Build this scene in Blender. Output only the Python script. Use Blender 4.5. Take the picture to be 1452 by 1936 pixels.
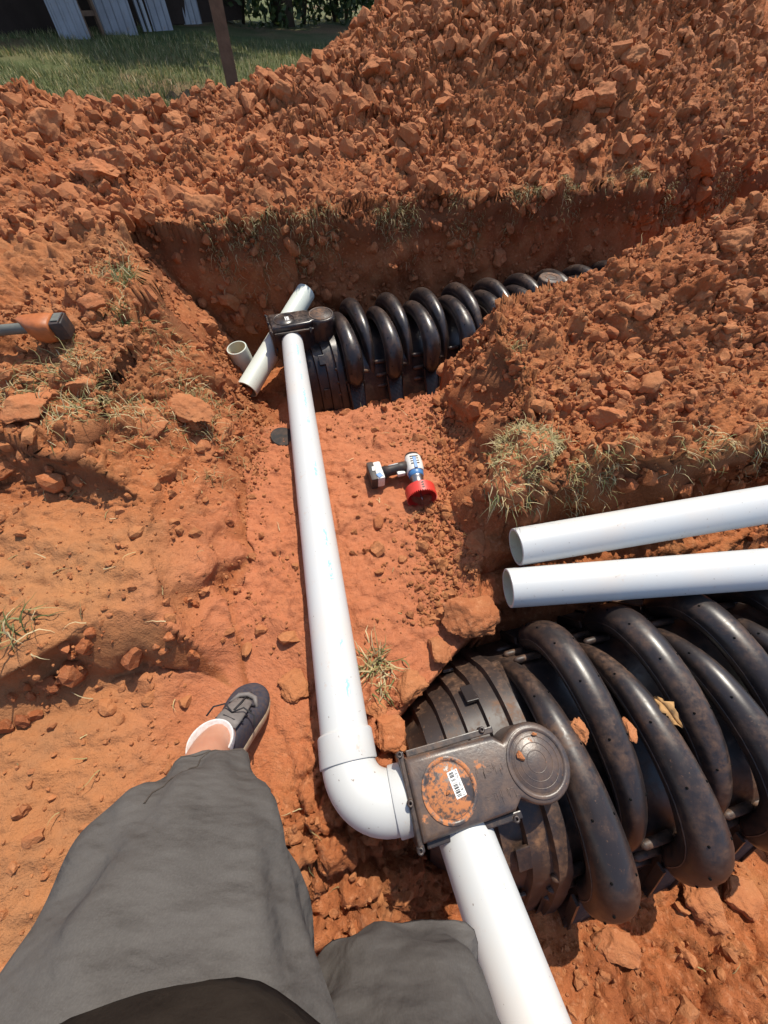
import bpy, bmesh, math, random
import numpy as np
from mathutils import Vector, Matrix
random.seed(5); RNG = np.random.default_rng(11)
rad = math.radians
scene = bpy.context.scene
for o in list(bpy.data.objects): bpy.data.objects.remove(o)

# ------------------------------------------------------------------ camera
PITCH, ROLL, CAM_H, FPX = rad(56), rad(3.0), 1.25, 700.0      # FPX: focal length in photo pixels (1452 wide)
Fv = Vector((0, math.cos(PITCH), -math.sin(PITCH)))
U0 = Vector((0, math.sin(PITCH), math.cos(PITCH))); R0 = Vector((1, 0, 0))
Rv = R0*math.cos(ROLL) + U0*math.sin(ROLL); Uv = -R0*math.sin(ROLL) + U0*math.cos(ROLL)
CAM = Vector((0, 0, CAM_H))
cd = bpy.data.cameras.new('camera'); cam = bpy.data.objects.new('camera', cd); scene.collection.objects.link(cam)
cam.matrix_world = Matrix(((Rv.x, Uv.x, -Fv.x, 0), (Rv.y, Uv.y, -Fv.y, 0), (Rv.z, Uv.z, -Fv.z, CAM_H), (0, 0, 0, 1)))
cd.sensor_fit = 'VERTICAL'; cd.sensor_height = 24; cd.lens = FPX/1936*24
cd.clip_start = .01; cd.clip_end = 500
scene.camera = cam

# ------------------------------------------------------------------ light
SUN_EL, SUN_AZ = rad(61), math.atan2(.30, 1.0)                 # sun ahead of the viewer, a little to the right
sdir = Vector((math.sin(SUN_AZ)*math.cos(SUN_EL), math.cos(SUN_AZ)*math.cos(SUN_EL), math.sin(SUN_EL)))
w = bpy.data.worlds.new('World'); scene.world = w; w.use_nodes = True
nt = w.node_tree; bg = nt.nodes['Background']
sky = nt.nodes.new('ShaderNodeTexSky'); sky.sky_type = 'NISHITA'; sky.sun_disc = False
sky.sun_elevation = SUN_EL; sky.sun_rotation = SUN_AZ
nt.links.new(sky.outputs[0], bg.inputs[0]); bg.inputs[1].default_value = .15
sl = bpy.data.lights.new('sun', 'SUN'); sl.energy = 4.1; sl.angle = rad(.55); sl.color = (1, .93, .80)
so = bpy.data.objects.new('sun', sl); scene.collection.objects.link(so)
so.rotation_euler = (-sdir).to_track_quat('-Z', 'Y').to_euler()
vs = scene.view_settings; vs.view_transform = 'Standard'; vs.look = 'None'; vs.gamma = 1; vs.exposure = .45
scene.cycles.max_bounces = 6

# ------------------------------------------------------------------ helpers
def ray(px, py): return Fv + Rv*((px-726)/FPX) + Uv*((968-py)/FPX)
def atz(px, py, Z):
    d = ray(px, py); return CAM + d*((Z-CAM_H)/d.z)
def atd(px, py, depth): return CAM + ray(px, py)*depth
def new_mesh(name, V, Fc, mat=None, smooth=True):
    me = bpy.data.meshes.new(name)
    me.from_pydata([tuple(v) for v in V], [], [tuple(f) for f in Fc]); me.update()
    if smooth: me.polygons.foreach_set('use_smooth', [True]*len(me.polygons))
    if mat: me.materials.append(mat)
    return me
def np_mesh(name, V, Fc, mat, smooth=True, attrs=None, cols=None):
    """large mesh from arrays; Fc (n,3) or (n,4)"""
    me = bpy.data.meshes.new(name); V = np.asarray(V, np.float32); Fc = np.asarray(Fc, np.int32)
    n, k = Fc.shape
    me.vertices.add(len(V)); me.vertices.foreach_set('co', V.ravel())
    me.loops.add(n*k); me.loops.foreach_set('vertex_index', Fc.ravel())
    me.polygons.add(n); me.polygons.foreach_set('loop_start', np.arange(0, n*k, k, dtype=np.int32))
    me.polygons.foreach_set('use_smooth', np.full(n, smooth))
    for nm, a in (attrs or {}).items():
        at = me.attributes.new(nm, 'FLOAT', 'POINT'); at.data.foreach_set('value', np.asarray(a, np.float32))
    for nm, a in (cols or {}).items():
        at = me.attributes.new(nm, 'FLOAT_COLOR', 'POINT'); at.data.foreach_set('color', np.asarray(a, np.float32).ravel())
    me.update(calc_edges=True); me.materials.append(mat)
    return me
def obj(name, me, parent=None, label=None, cat=None, group=None, kind=None, loc=None, rot=None):
    o = bpy.data.objects.new(name, me); scene.collection.objects.link(o)
    if parent: o.parent = parent
    if label: o['label'] = label
    if cat: o['category'] = cat
    if group: o['group'] = group
    if kind: o['kind'] = kind
    if loc is not None: o.location = loc
    if rot is not None: o.rotation_euler = rot
    return o
def thing(name, label, cat, loc=(0, 0, 0), rotz=0, group=None):
    return obj(name, None, None, label, cat, group, None, loc, (0, 0, rotz))
class MB:
    """collects shapes into one mesh"""
    def __init__(s): s.V = []; s.F = []
    def add(s, V, Fc):
        b = len(s.V); s.V += [tuple(v) for v in V]; s.F += [tuple(i+b for i in f) for f in Fc]; return s
    def box(s, c, d, M=None, bev=0.0):
        x, y, z = d[0]/2, d[1]/2, d[2]/2
        if bev <= 0:
            V = [Vector((sx*x, sy*y, sz*z)) for sz in (-1, 1) for sx, sy in ((-1, -1), (1, -1), (1, 1), (-1, 1))]
            Fc = [(3, 2, 1, 0), (4, 5, 6, 7)] + [(i, (i+1) % 4, (i+1) % 4+4, i+4) for i in range(4)]
        else:
            bm = bmesh.new(); bmesh.ops.create_cube(bm, size=1)
            for v in bm.verts: v.co = Vector((v.co.x*d[0], v.co.y*d[1], v.co.z*d[2]))
            bmesh.ops.bevel(bm, geom=list(bm.edges), offset=bev, segments=2, profile=.6, affect='EDGES')
            bm.verts.index_update(); V = [v.co.copy() for v in bm.verts]; Fc = [[v.index for v in f.verts] for f in bm.faces]; bm.free()
        c = Vector(c)
        V = [(M @ v if M else v) + c for v in V]
        return s.add(V, Fc)
    def tube(s, pts, radii, n=16, caps=True, sx=1.0):
        pts = [Vector(p) for p in pts]
        if not hasattr(radii, '__len__'): radii = [radii]*len(pts)
        T = [(pts[min(i+1, len(pts)-1)]-pts[max(i-1, 0)]).normalized() for i in range(len(pts))]
        up = Vector((0, 0, 1)) if abs(T[0].z) < .9 else Vector((1, 0, 0))
        u = (up - T[0]*up.dot(T[0])).normalized(); V = []; Fc = []
        for p, t, r in zip(pts, T, radii):
            u = (u - t*u.dot(t)).normalized(); v = t.cross(u)
            for k in range(n):
                a = 2*math.pi*k/n; V.append(p + u*(r*math.cos(a)) + v*(r*sx*math.sin(a)))
        for i in range(len(pts)-1):
            for k in range(n): Fc.append((i*n+k, i*n+(k+1) % n, (i+1)*n+(k+1) % n, (i+1)*n+k))
        if caps: Fc.append(tuple(range(n-1, -1, -1))); Fc.append(tuple(range((len(pts)-1)*n, len(pts)*n)))
        return s.add(V, Fc)
    def lathe(s, prof, c=(0, 0, 0), n=32, M=None):
        """prof: (r, z) list, revolved about z"""
        V = []; Fc = []; c = Vector(c)
        for r, z in prof:
            for k in range(n):
                a = 2*math.pi*k/n; v = Vector((r*math.cos(a), r*math.sin(a), z)); V.append((M @ v if M else v)+c)
        for i in range(len(prof)-1):
            for k in range(n): Fc.append((i*n+k, i*n+(k+1) % n, (i+1)*n+(k+1) % n, (i+1)*n+k))
        return s.add(V, Fc)
    def loft(s, rings, cap0=True, cap1=True):
        n = len(rings[0]); V = [p for r in rings for p in r]; Fc = []
        for i in range(len(rings)-1):
            for k in range(n): Fc.append((i*n+k, i*n+(k+1) % n, (i+1)*n+(k+1) % n, (i+1)*n+k))
        if cap0: Fc.append(tuple(range(n-1, -1, -1)))
        if cap1: Fc.append(tuple(range((len(rings)-1)*n, len(rings)*n)))
        return s.add(V, Fc)
    def build(s, name, mat, parent=None, smooth=True, sharp=None, **kw):
        me = new_mesh(name, s.V, s.F, mat, smooth)
        bm = bmesh.new(); bm.from_mesh(me); bmesh.ops.recalc_face_normals(bm, faces=bm.faces); bm.to_mesh(me); bm.free()
        if sharp: me.set_sharp_from_angle(angle=rad(sharp))
        return obj(name, me, parent, **kw)
def catmull(P, n):
    P = np.array(P, float); out = []; m = len(P)
    for t in np.linspace(0, m-1, n):
        i = min(int(t), m-2); f = t-i
        p0, p1, p2, p3 = P[max(i-1, 0)], P[i], P[i+1], P[min(i+2, m-1)]
        out.append(.5*((2*p1)+(-p0+p2)*f+(2*p0-5*p1+4*p2-p3)*f*f+(-p0+3*p1-3*p2+p3)*f**3))
    return np.array(out)

# ------------------------------------------------------------------ noise (numpy)
TBL = RNG.random((512, 512)); ANG = RNG.random((512, 512))*2*math.pi; GX, GY = np.cos(ANG), np.sin(ANG)
OFX, OFY = RNG.random((512, 512)), RNG.random((512, 512))
def perlin(x, y, seed=0):
    x = x+seed*17.3; y = y+seed*7.7
    xi = np.floor(x).astype(int); yi = np.floor(y).astype(int); fx = x-xi; fy = y-yi
    u = fx**3*(fx*(fx*6-15)+10); v = fy**3*(fy*(fy*6-15)+10)
    def g(i, j):
        a = (xi+i) & 511; b = (yi+j) & 511; return GX[a, b]*(fx-i)+GY[a, b]*(fy-j)
    return 1.4*((g(0, 0)*(1-u)+g(1, 0)*u)*(1-v)+(g(0, 1)*(1-u)+g(1, 1)*u)*v)
def fbm(x, y, oct=4, seed=0, gain=.5):
    s = 0; a = 1
    for k in range(oct): s = s+a*perlin(x*2**k, y*2**k, seed+k); a *= gain
    return s
def worley(x, y, seed=0):
    x = x+seed*13.1; y = y+seed*5.9
    xi = np.floor(x).astype(int); yi = np.floor(y).astype(int)
    d1 = np.full(x.shape, 9.); d2 = np.full(x.shape, 9.); idv = np.zeros(x.shape)
    for i in (-1, 0, 1):
        for j in (-1, 0, 1):
            a = (xi+i) & 511; b = (yi+j) & 511
            d = np.hypot(xi+i+OFX[a, b]-x, yi+j+OFY[a, b]-y); m = d < d1
            d2 = np.where(m, d1, np.minimum(d2, d)); idv = np.where(m, TBL[a, b], idv); d1 = np.where(m, d, d1)
    return d1, d2, idv
def ss(a, b, x):
    t = np.clip((x-a)/(b-a), 0, 1); return t*t*(3-2*t)
def ramp(a, b, x): return np.clip((x-a)/(b-a), 0, 1)

# ------------------------------------------------------------------ materials
def mat(name): 
    m = bpy.data.materials.new(name); m.use_nodes = True; t = m.node_tree
    return m, t, t.nodes['Principled BSDF']
def N(t, typ, **kw):
    n = t.nodes.new(typ)
    for k, v in kw.items():
        if k.startswith('i_'): n.inputs[k[2:].replace('_', ' ')].default_value = v
        else: setattr(n, k, v)
    return n
def mixc(t, fac, a, b, mode='MIX'):
    n = t.nodes.new('ShaderNodeMix'); n.data_type = 'RGBA'; n.blend_type = mode
    for i, v in ((0, fac), (6, a), (7, b)):
        if isinstance(v, bpy.types.NodeSocket): t.links.new(v, n.inputs[i])
        elif i == 0: n.inputs[0].default_value = v
        else: n.inputs[i].default_value = (*v, 1)
    return n.outputs[2]
def noise(t, scale, detail=4, rough=.55, coord=None, dim='3D'):
    n = t.nodes.new('ShaderNodeTexNoise'); n.inputs['Scale'].default_value = scale
    n.inputs['Detail'].default_value = detail; n.inputs['Roughness'].default_value = rough
    if coord: t.links.new(coord, n.inputs['Vector'])
    return n.outputs['Fac']
def rng(t, v, a, b, c=0., d=1.):
    n = t.nodes.new('ShaderNodeMapRange'); t.links.new(v, n.inputs[0])
    for i, k in enumerate((a, b, c, d)): n.inputs[i+1].default_value = k
    return n.outputs[0]
def math_(t, op, a, b=None):
    n = t.nodes.new('ShaderNodeMath'); n.operation = op
    for i, v in enumerate((a, b)):
        if v is None: continue
        if isinstance(v, bpy.types.NodeSocket): t.links.new(v, n.inputs[i])
        else: n.inputs[i].default_value = v
    return n.outputs[0]
def bump(t, b, h, strength, dist, prev=None):
    n = t.nodes.new('ShaderNodeBump'); n.inputs['Strength'].default_value = strength; n.inputs['Distance'].default_value = dist
    t.links.new(h, n.inputs['Height'])
    if prev: t.links.new(prev, n.inputs['Normal'])
    t.links.new(n.outputs[0], b.inputs['Normal']); return n.outputs[0]
CLAY_R, CLAY_D, CLAY_T, CLAY_P = (.390, .127, .046), (.255, .079, .029), (.405, .180, .074), (.52, .238, .120)
def soil_colour(t, geo_pos, tan=None):
    n1 = noise(t, 2.3, 5, .6, geo_pos); n2 = noise(t, 11, 5, .6, geo_pos); n3 = noise(t, 70, 4, .6, geo_pos); n4 = noise(t, 240, 2, .6, geo_pos)
    c = mixc(t, rng(t, n1, .38, .62), CLAY_R, CLAY_D)
    c = mixc(t, rng(t, n2, .5, .68, 0, .55), c, CLAY_T)
    c = mixc(t, rng(t, n3, .54, .70, 0, .55), c, CLAY_P)
    c = mixc(t, rng(t, n4, .30, .44, .40, 0), c, (.20, .062, .027))
    if tan is not None:
        c = mixc(t, tan, c, mixc(t, rng(t, n2, .4, .65), CLAY_T, (.33, .155, .07)))
    return c
def soil_mat(name, attr=True):
    m, t, b = mat(name)
    g = N(t, 'ShaderNodeNewGeometry').outputs['Position']
    c = soil_colour(t, g, N(t, 'ShaderNodeAttribute', attribute_name='tan').outputs['Fac'] if attr else None)
    if attr:
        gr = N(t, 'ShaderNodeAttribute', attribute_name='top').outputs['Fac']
        c = mixc(t, gr, c, (.150, .056, .025))  # dark soil tone, also carries the painted shade of the trench lip
        rd = N(t, 'ShaderNodeAttribute', attribute_name='red').outputs['Fac']
        c = mixc(t, rd, c, mixc(t, noise(t, 60, 5, .7, g), (.385, .119, .049), (.53, .208, .110)))
    t.links.new(c, b.inputs['Base Color']); b.inputs['Roughness'].default_value = .92; b.inputs['Specular IOR Level'].default_value = .15
    p0 = bump(t, b, noise(t, 13, 5, .6, g), .55, .03)
    p = bump(t, b, noise(t, 45, 6, .65, g), .8, .010, p0)
    bump(t, b, noise(t, 210, 4, .7, g), .75, .004, p)
    return m
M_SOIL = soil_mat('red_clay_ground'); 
def clod_mat():
    m, t, b = mat('red_clay_clod')
    g = N(t, 'ShaderNodeNewGeometry'); oi = N(t, 'ShaderNodeObjectInfo')
    c = soil_colour(t, g.outputs['Position'])
    c = mixc(t, rng(t, oi.outputs['Random'], 0, 1, 0, .5), c, CLAY_T)
    ri = g.outputs['Random Per Island']
    c = mixc(t, rng(t, ri, .72, 1, 0, .35), c, (.48, .19, .085)); c = mixc(t, rng(t, ri, .28, 0, 0, .4), c, (.20, .064, .03))
    t.links.new(c, b.inputs['Base Color']); b.inputs['Roughness'].default_value = .9; b.inputs['Specular IOR Level'].default_value = .2
    p = bump(t, b, noise(t, 60, 6, .65, g.outputs['Position']), .7, .008)
    bump(t, b, noise(t, 260, 3, .7, g.outputs['Position']), .6, .003, p)
    return m
M_CLOD = clod_mat()
def pvc_mat(name, col=(.53, .535, .525), printed=False, grime=.38):
    m, t, b = mat(name); tc = N(t, 'ShaderNodeTexCoord').outputs['Object']
    c = mixc(t, rng(t, noise(t, 6, 5, .6, tc), .5, .75, 0, grime), col, (.62, .52, .43))
    c = mixc(t, rng(t, noise(t, 28, 6, .75, tc), .60, .72, 0, .45), c, (.50, .30, .18))
    c = mixc(t, rng(t, noise(t, 130, 2, .5, tc), .72, .76, 0, .8), c, (.16, .11, .08))
    if printed:   # faint run of cyan print along the barrel: object x runs along the pipe, y/z across
        sep = N(t, 'ShaderNodeSeparateXYZ'); t.links.new(tc, sep.inputs[0]); x, y, z = sep.outputs
        an = math_(t, 'ARCTAN2', y, z)
        band = rng(t, math_(t, 'ABSOLUTE', math_(t, 'SUBTRACT', an, PRINT_ANG)), .10, .085)
        mp = N(t, 'ShaderNodeMapping'); t.links.new(tc, mp.inputs[0]); mp.inputs['Scale'].default_value = (120, 160, 160)
        gl = rng(t, noise(t, 1, 1, .5, mp.outputs[0]), .46, .52)
        seg = rng(t, noise(t, 5, 1, .4, x), .50, .54)
        c = mixc(t, math_(t, 'MULTIPLY', math_(t, 'MULTIPLY', band, gl), math_(t, 'MULTIPLY', seg, .65)), c, (.12, .52, .56))
    t.links.new(c, b.inputs['Base Color']); b.inputs['Roughness'].default_value = .42
    return m
PRINT_ANG = -.45
M_PVC = pvc_mat('white_pvc'); M_PVCP = pvc_mat('printed_white_pvc', printed=True); M_PVCG = pvc_mat('greenish_white_pvc', (.58, .62, .55), grime=.3)
M_PVCIN = pvc_mat('yellowed_pvc_bore', (.62, .60, .44), grime=.5)
def plain(name, col, rough=.5, spec=.5, var=.25, scale=30, bmp=0, metal=0, var_col=None):
    m, t, b = mat(name); tc = N(t, 'ShaderNodeTexCoord').outputs['Object']
    dark = var_col or tuple(k*.55 for k in col)
    c = mixc(t, rng(t, noise(t, scale, 5, .6, tc), .4, .7, 0, var*2), col, dark); t.links.new(c, b.inputs['Base Color'])
    b.inputs['Roughness'].default_value = rough; b.inputs['Specular IOR Level'].default_value = spec; b.inputs['Metallic'].default_value = metal
    if bmp: bump(t, b, noise(t, scale*6, 4, .6, tc), .5, bmp)
    return m
def plastic_mat(name, dust, rough=.30):
    m, t, b = mat(name); g = N(t, 'ShaderNodeNewGeometry'); pos = g.outputs['Position']
    n1 = noise(t, 9, 6, .7, pos); n2 = noise(t, 60, 5, .7, pos); n3 = noise(t, 190, 2, .6, pos)
    d = math_(t, 'MULTIPLY', rng(t, n1, .44, .68), rng(t, n2, .36, .62))
    sp = rng(t, n3, .66, .72, 0, .6)
    f = math_(t, 'MULTIPLY', math_(t, 'MAXIMUM', d, sp), dust)
    f = math_(t, 'MINIMUM', math_(t, 'ADD', f, .10*dust), 1.0)
    c = mixc(t, f, (.012, .012, .014), (.23, .115, .058)); t.links.new(c, b.inputs['Base Color'])
    t.links.new(rng(t, f, 0, .6, rough, .8), b.inputs['Roughness'])
    bump(t, b, n2, .12, .002); return m
M_BLK = plastic_mat('black_plastic', .35, .26); M_BLKD = plastic_mat('muddy_black_plastic', .48, .30); M_CAPD = plastic_mat('dirty_end_cap_plastic', .95, .42)
M_HOLE = plain('vent_hole_dark', (.004, .004, .004), .9, .1, 0)

# ------------------------------------------------------------------ ground
FC = Vector((-.404, 2.025)); FA = rad(22)            # far chamber: port position, axis angle
NC = Vector((.345, .015)); NA = rad(16)              # near chamber
def loc_ac(x, y, C, A):
    dx, dy = x-C.x, y-C.y; ca, sa = math.cos(A), math.sin(A); return dx*ca+dy*sa, -dx*sa+dy*ca
DZ = .09; FAR_Z = -.18-DZ; NEAR_Z = -DZ
def pipe_x(y): return -.092-.264*(y-.152)
def pipe_z(y): return .215-.0814*(y-.152)
def base_terrain(x, y):
    """large shape; returns z and masks"""
    wx = .055*fbm(x*1.9, y*1.9, 2, 1, .35); wy = .055*fbm(x*1.9, y*1.9, 2, 9, .35)
    X, Y = x+wx, y+wy
    a, c = loc_ac(X, Y, FC, FA); a2, c2 = loc_ac(X, Y, NC, NA)
    a0, c0 = loc_ac(x, y, FC, FA); n0, m0 = loc_ac(x, y, NC, NA)
    g = .43 + .03*fbm(x*1.1, y*1.1, 2, 4) + .03*ss(2.5, 8, y)
    # far trench
    back = ramp(.325, .475, c+.02*perlin(a*5, c*2, 3)); left = ramp(-.42, -.76, a+.12*(c)) ; near = np.where(x < .3, ss(-.47, -.92, c0), ss(-.34, -.62, c))
    zf = FAR_Z + .03
    zt = zf+(g-zf)*np.maximum(np.maximum(back, left), near)
    zt = np.where(c > -.7, zt, g)
    # corridor of the main pipe
    s = x-pipe_x(y)
    fl = pipe_z(y)-.057-.022
    lw = ramp(-.27, -.62-.05*np.sin(y*3), s+.05*fbm(x*5, y*5, 2, 21)); lw = lw**.8
    rw = ss(.22, .52, X+.05*perlin(x*6, y*6, 12))
    zc = fl+(g-fl)*np.maximum(lw, rw)
    zc = np.where(y < 1.95, zc, g)
    # near trench
    nf = NEAR_Z+.015+.17*ss(-.16, -.36, n0+.30*np.abs(m0+.12))+.10*ss(-.34, -.62, m0)
    nf = nf+.05*ss(-.35, -.9, n0)+.22*np.maximum(0, -x-.62)*ss(.2, -.2, y)
    cc = c2+.42*(1-ss(-.06, .12, a2)); wr = .38*ss(.29, .44, cc)+.62*ss(.50, .64, cc)
    wl = np.maximum(.30*ss(.36, .47, c2+.05*np.sin(a2*9)), np.maximum(.30+.28*ramp(.47, .95, c2), .58+.42*ss(.93, 1.05, c2+.06*np.sin(a2*7+1)))*ss(.36, .47, c2+.05*np.sin(a2*9)))
    wn = np.where(a2 < -.55, wl, wr); k = ss(-.45, -.75, a2); wn = wl*k+wr*(1-k)
    zn = nf+(g-nf)*wn
    zn = np.where(m0 < -.95, nf+(g-nf)*ss(-.95, -1.25, m0), zn)
    z = np.minimum(np.minimum(zt, zc), zn)
    # right heap between the trenches
    cz = np.interp(a0, [.15, .35, .53, .71, 1.09, 1.68, 2.6, 5], [-.2, .02, .27, .44, .62, .78, .86, .9])+.02*perlin(a0*3, a0*0, 31)
    tow = cz-np.where(c0 > -.78, 1.75, .42)*np.abs(c0+.78)
    cap = g+1.5*np.maximum(0, c2-.60)
    heap_r = np.minimum(tow, cap); heap_r = np.where((c0 < -.28) & (c2 > .55) & (x > .1), heap_r, -9)
    isr = (heap_r > z)
    z = np.maximum(z, heap_r)
    # back heap
    da = np.where(a0 < 2.6, (a0-2.6)*.66, (a0-2.6)*.45); dist = np.hypot(da, c0-2.15)
    big = 1.90-.85*np.sqrt(dist**2+.05)
    ridge_c = np.interp(a0, [-3, -1.45, -.4, .7, 2], [1.45, 1.62, 1.95, 2.0, 2.2])
    low = .425+(.30+.05*np.sin(a0*2.3)+.05*fbm(x*2, y*2, 2, 40))*np.clip((c0-.42)/(ridge_c-.42), 0, 1)**.8
    low = np.where(c0 > ridge_c, np.maximum(low-.75*(c0-ridge_c), -9), low)
    hb = np.maximum(big, low)+.05*fbm(x*2.2, y*2.2, 3, 14)*ss(.5, .9, c0)
    hb = np.minimum(hb, np.where(c0 > .50, g+.02+1.3*(c0-.50), g+.02-5*(.50-c0)))
    # left shoulder of spoil on the left bank
    hl = g+.07*ss(-.55, -1.2, x+.25*(y-1.2))*ss(.85, 1.2, y)
    isb = (c0 > .47) & (hb > g+.005); z = np.where(c0 > .3, np.maximum(z, hb), z)
    z = np.where((x < -.8) & (z > g-.02) & (~isb), np.maximum(z, hl), z)
    lawn = (~isb) & (~isr) & (((c0 > ridge_c+.1) & (y > 2.6)) | (y > 6) | (x < -4.2) | (x > 5) | (y < -2.5))
    return z, dict(a=a0, c=c0, a2=n0, c2=m0, g=g, isr=isr, isb=isb, lawn=lawn, s=s)
def grid_axis(parts, lo, hi, growth=1.12):
    v = []
    for a, b, st in parts: v += list(np.arange(a, b, st))
    st = parts[-1][2]; x = parts[-1][1]
    while x < hi: v.append(x); st *= growth; x += st
    v.append(hi); st = parts[0][2]; x = parts[0][0]; lowv = []
    while x > lo: st *= growth; x -= st; lowv.append(x)
    return np.array(lowv[::-1]+v)
gx = grid_axis([(-2.6, -1.35, .012), (-1.35, 1.55, .0062), (1.55, 3.6, .012)], -90, 90)
gy = grid_axis([(-.55, 1.7, .0062), (1.7, 3.0, .0085), (3.0, 4.7, .012)], -40, 140)
GXm, GYm = np.meshgrid(gx, gy)
Z, MK = base_terrain(GXm, GYm)
fine = ss(6.5, 5, GYm)*ss(-1.4, -.9, GYm)*ss(4.5, 3.9, np.abs(GXm-.5))
heapm = np.clip((MK['isr'] | MK['isb']).astype(float), 0, 1)
bank = ss(.30, .40, Z)*(1-heapm)
gz_y, gz_x = np.gradient(Z, gy, gx); slope = np.hypot(gz_x, gz_y)
steep = ss(.8, 1.8, slope)*fine
floor = (1-heapm)*(1-bank)*(1-steep)
smooth_left = ss(-.45, -.62, GXm)*ss(.75, .35, GYm)*(1-heapm)      # smeared, wiped clay on the left
clumpf = .55+.75*np.clip(ss(-.25, .5, fbm(GXm*2.3, GYm*2.3, 3, 120))+.5*ss(1.1, 1.7, MK['c'])*heapm, 0, 1.1)
rough = fine*(1-steep)*(heapm*clumpf+bank*1.05+floor*.36)*(1-.45*smooth_left)
rough_ = rough; Dn = np.zeros_like(Z)                                               # relief, laid on along the surface normal
sx_ = np.sqrt(1+slope**2); UX, UY = GXm*1.0, GYm*np.minimum(sx_, 1.5)
def lumps(f, amp, seed, lo):
    global Dn
    wx = UX+.25/f*fbm(UX*f*1.3, UY*f*1.3, 2, seed+200); wy = UY+.25/f*fbm(UX*f*1.3, UY*f*1.3, 2, seed+230)
    d1, d2, idv = worley(wx*f, wy*f, seed); d3 = np.clip((d2-d1)*2.2, 0, 1)
    Dn += rough*amp*np.clip(idv*1.7-lo, 0, 1)*np.sqrt(d3)
lumps(8, .050, 1, .75); lumps(17, .030, 2, .55); rough = rough*ss(2.3, 1.9, GYm); lumps(36, .014, 3, .3); rough = rough_; 
Dn += rough*.030*fbm(UX*5, UY*5, 3, 50)+(.25+rough)*fine*(1-steep)*.010*fbm(UX*17, UY*17, 4, 55, .6)+fine*ss(2.3, 1.9, GYm)*.0035*fbm(UX*70, UY*70, 2, 60)
# cracked slabs by the elbow and along the trench edge
crk = ss(.46, .22, np.hypot((GXm+.10), (GYm+.20)*.9))+.8*ss(.50, .2, np.hypot(GXm-.85, (GYm+.50)*1.3))+.6*ss(.22, .08, np.hypot(GXm+.14, (GYm-.02)*.8)); crk = np.clip(crk, 0, 1)*fine
wxx = GXm+.015*fbm(GXm*25, GYm*25, 3, 70); wyy = GYm+.015*fbm(GXm*25, GYm*25, 3, 75)
d1, d2, idv = worley(wxx*13, wyy*13, 5); Dn += crk*(.040*(idv-.45)-.045*ss(.20, .0, d2-d1))
d1, d2, idv = worley(wxx*31, wyy*31, 6); Dn += crk*(.020*(idv-.4)-.016*ss(.18, .0, d2-d1))
# wiped streaks on the left wall of clay, runnels on the heap flank
Dn += smooth_left*fine*(.020*fbm(GXm*3+GYm*1.2, GYm*8, 4, 80)+.006*fbm(GXm*20, GYm*30, 3, 83)*ss(0, .5, fbm(GXm*4, GYm*4, 2, 84)))
Dn += heapm*fine*.008*fbm(MK['a']*7, MK['c']*2.5, 3, 90)*ss(.45, .7, MK['c'])
# seat for the shoe
SHOE = Vector((-.36, .03))
wsh = ss(.26, .13, np.hypot(GXm-SHOE.x-.03, (GYm-SHOE.y-.05)*.85)); Z = Z*(1-wsh)+wsh*.100; Dn *= 1-.85*wsh
Dn = np.where(Dn > 0, Dn, Dn*.8)
PX = GXm-Dn*gz_x/sx_; PY = GYm-Dn*gz_y/sx_; ZB = Z.copy(); Z = Z+Dn/sx_
# keep dirt out of things that stand in it
def carve(mask, zmax):
    global Z; Z = np.where(mask, np.minimum(Z, zmax), Z)
carve((np.abs(MK['c2']) < np.where(MK['a2'] < .06, .16+.58*(MK['a2']+.24), .315)) & (MK['a2'] > -.25), NEAR_Z+.004)
carve((np.abs(MK['c']) < .315) & (MK['a'] > -.24), FAR_Z+.004)
carve((np.abs(MK['s']) < .075) & (GYm > -.12) & (GYm < 1.86), pipe_z(GYm)-.057-.008)
# white pipes resting over the far shoulder of the near chamber
for P0, P1 in (((.376, .44, .232), (1.7, .554, .385)), ((.404, .554, .272), (1.7, .80, .435))):
    t = np.clip((GXm-P0[0])/(P1[0]-P0[0]), -.05, 1); yy = P0[1]+(P1[1]-P0[1])*t; zz = P0[2]+(P1[2]-P0[2])*t
    carve((np.abs(GYm-yy) < .075) & (GXm > P0[0]-.1), zz-.059)
# rough the vertical faces sideways
nrm = np.maximum(slope, 1e-6); push = steep*(.050*fbm((GXm+GYm)*3.5, Z*4.5, 2, 95)+.022*fbm((GXm+GYm)*8, Z*8, 1, 97))
keep = ((np.abs(MK['c2']) < .36) & (MK['a2'] > -.25)) | ((np.abs(MK['c']) < .33) & (MK['a'] > -.25)) | (np.abs(MK['s']) < .1)
push = np.where(keep, 0, push)
PX = PX+push*gz_x/nrm; PY = PY+push*gz_y/nrm
def hz(x, y):
    x = np.asarray(x, float); y = np.asarray(y, float)
    i = np.clip(np.searchsorted(gx, x)-1, 0, len(gx)-2); j = np.clip(np.searchsorted(gy, y)-1, 0, len(gy)-2)
    u = (x-gx[i])/(gx[i+1]-gx[i]); v = (y-gy[j])/(gy[j+1]-gy[j])
    return (Z[j, i]*(1-u)+Z[j, i+1]*u)*(1-v)+(Z[j+1, i]*(1-u)+Z[j+1, i+1]*u)*v
def gh(x, y): return float(hz(x, y))
tan_a = np.clip(.75*smooth_left+.35*bank+.25*fbm(GXm*1.7, GYm*1.7, 3, 33)*fine+.30*heapm*ss(.2, .5, fbm(GXm*2.5, GYm*2.5, 3, 36)), 0, .9)
red_a = np.clip(floor*ss(-.75, -.45, GXm)*ss(.45, .2, GXm)*ss(-.2, .2, GYm)*ss(1.8, 1.6, GYm)*.75, 0, 1)
top_shade_a = np.clip(.75*steep*ss(.25, .36, Z)*ss(.50, .43, Z)+.18*steep, 0, .8)  # topsoil band and damp cut clay, with lip overhang shade painted in
ny, nx = Z.shape
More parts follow.
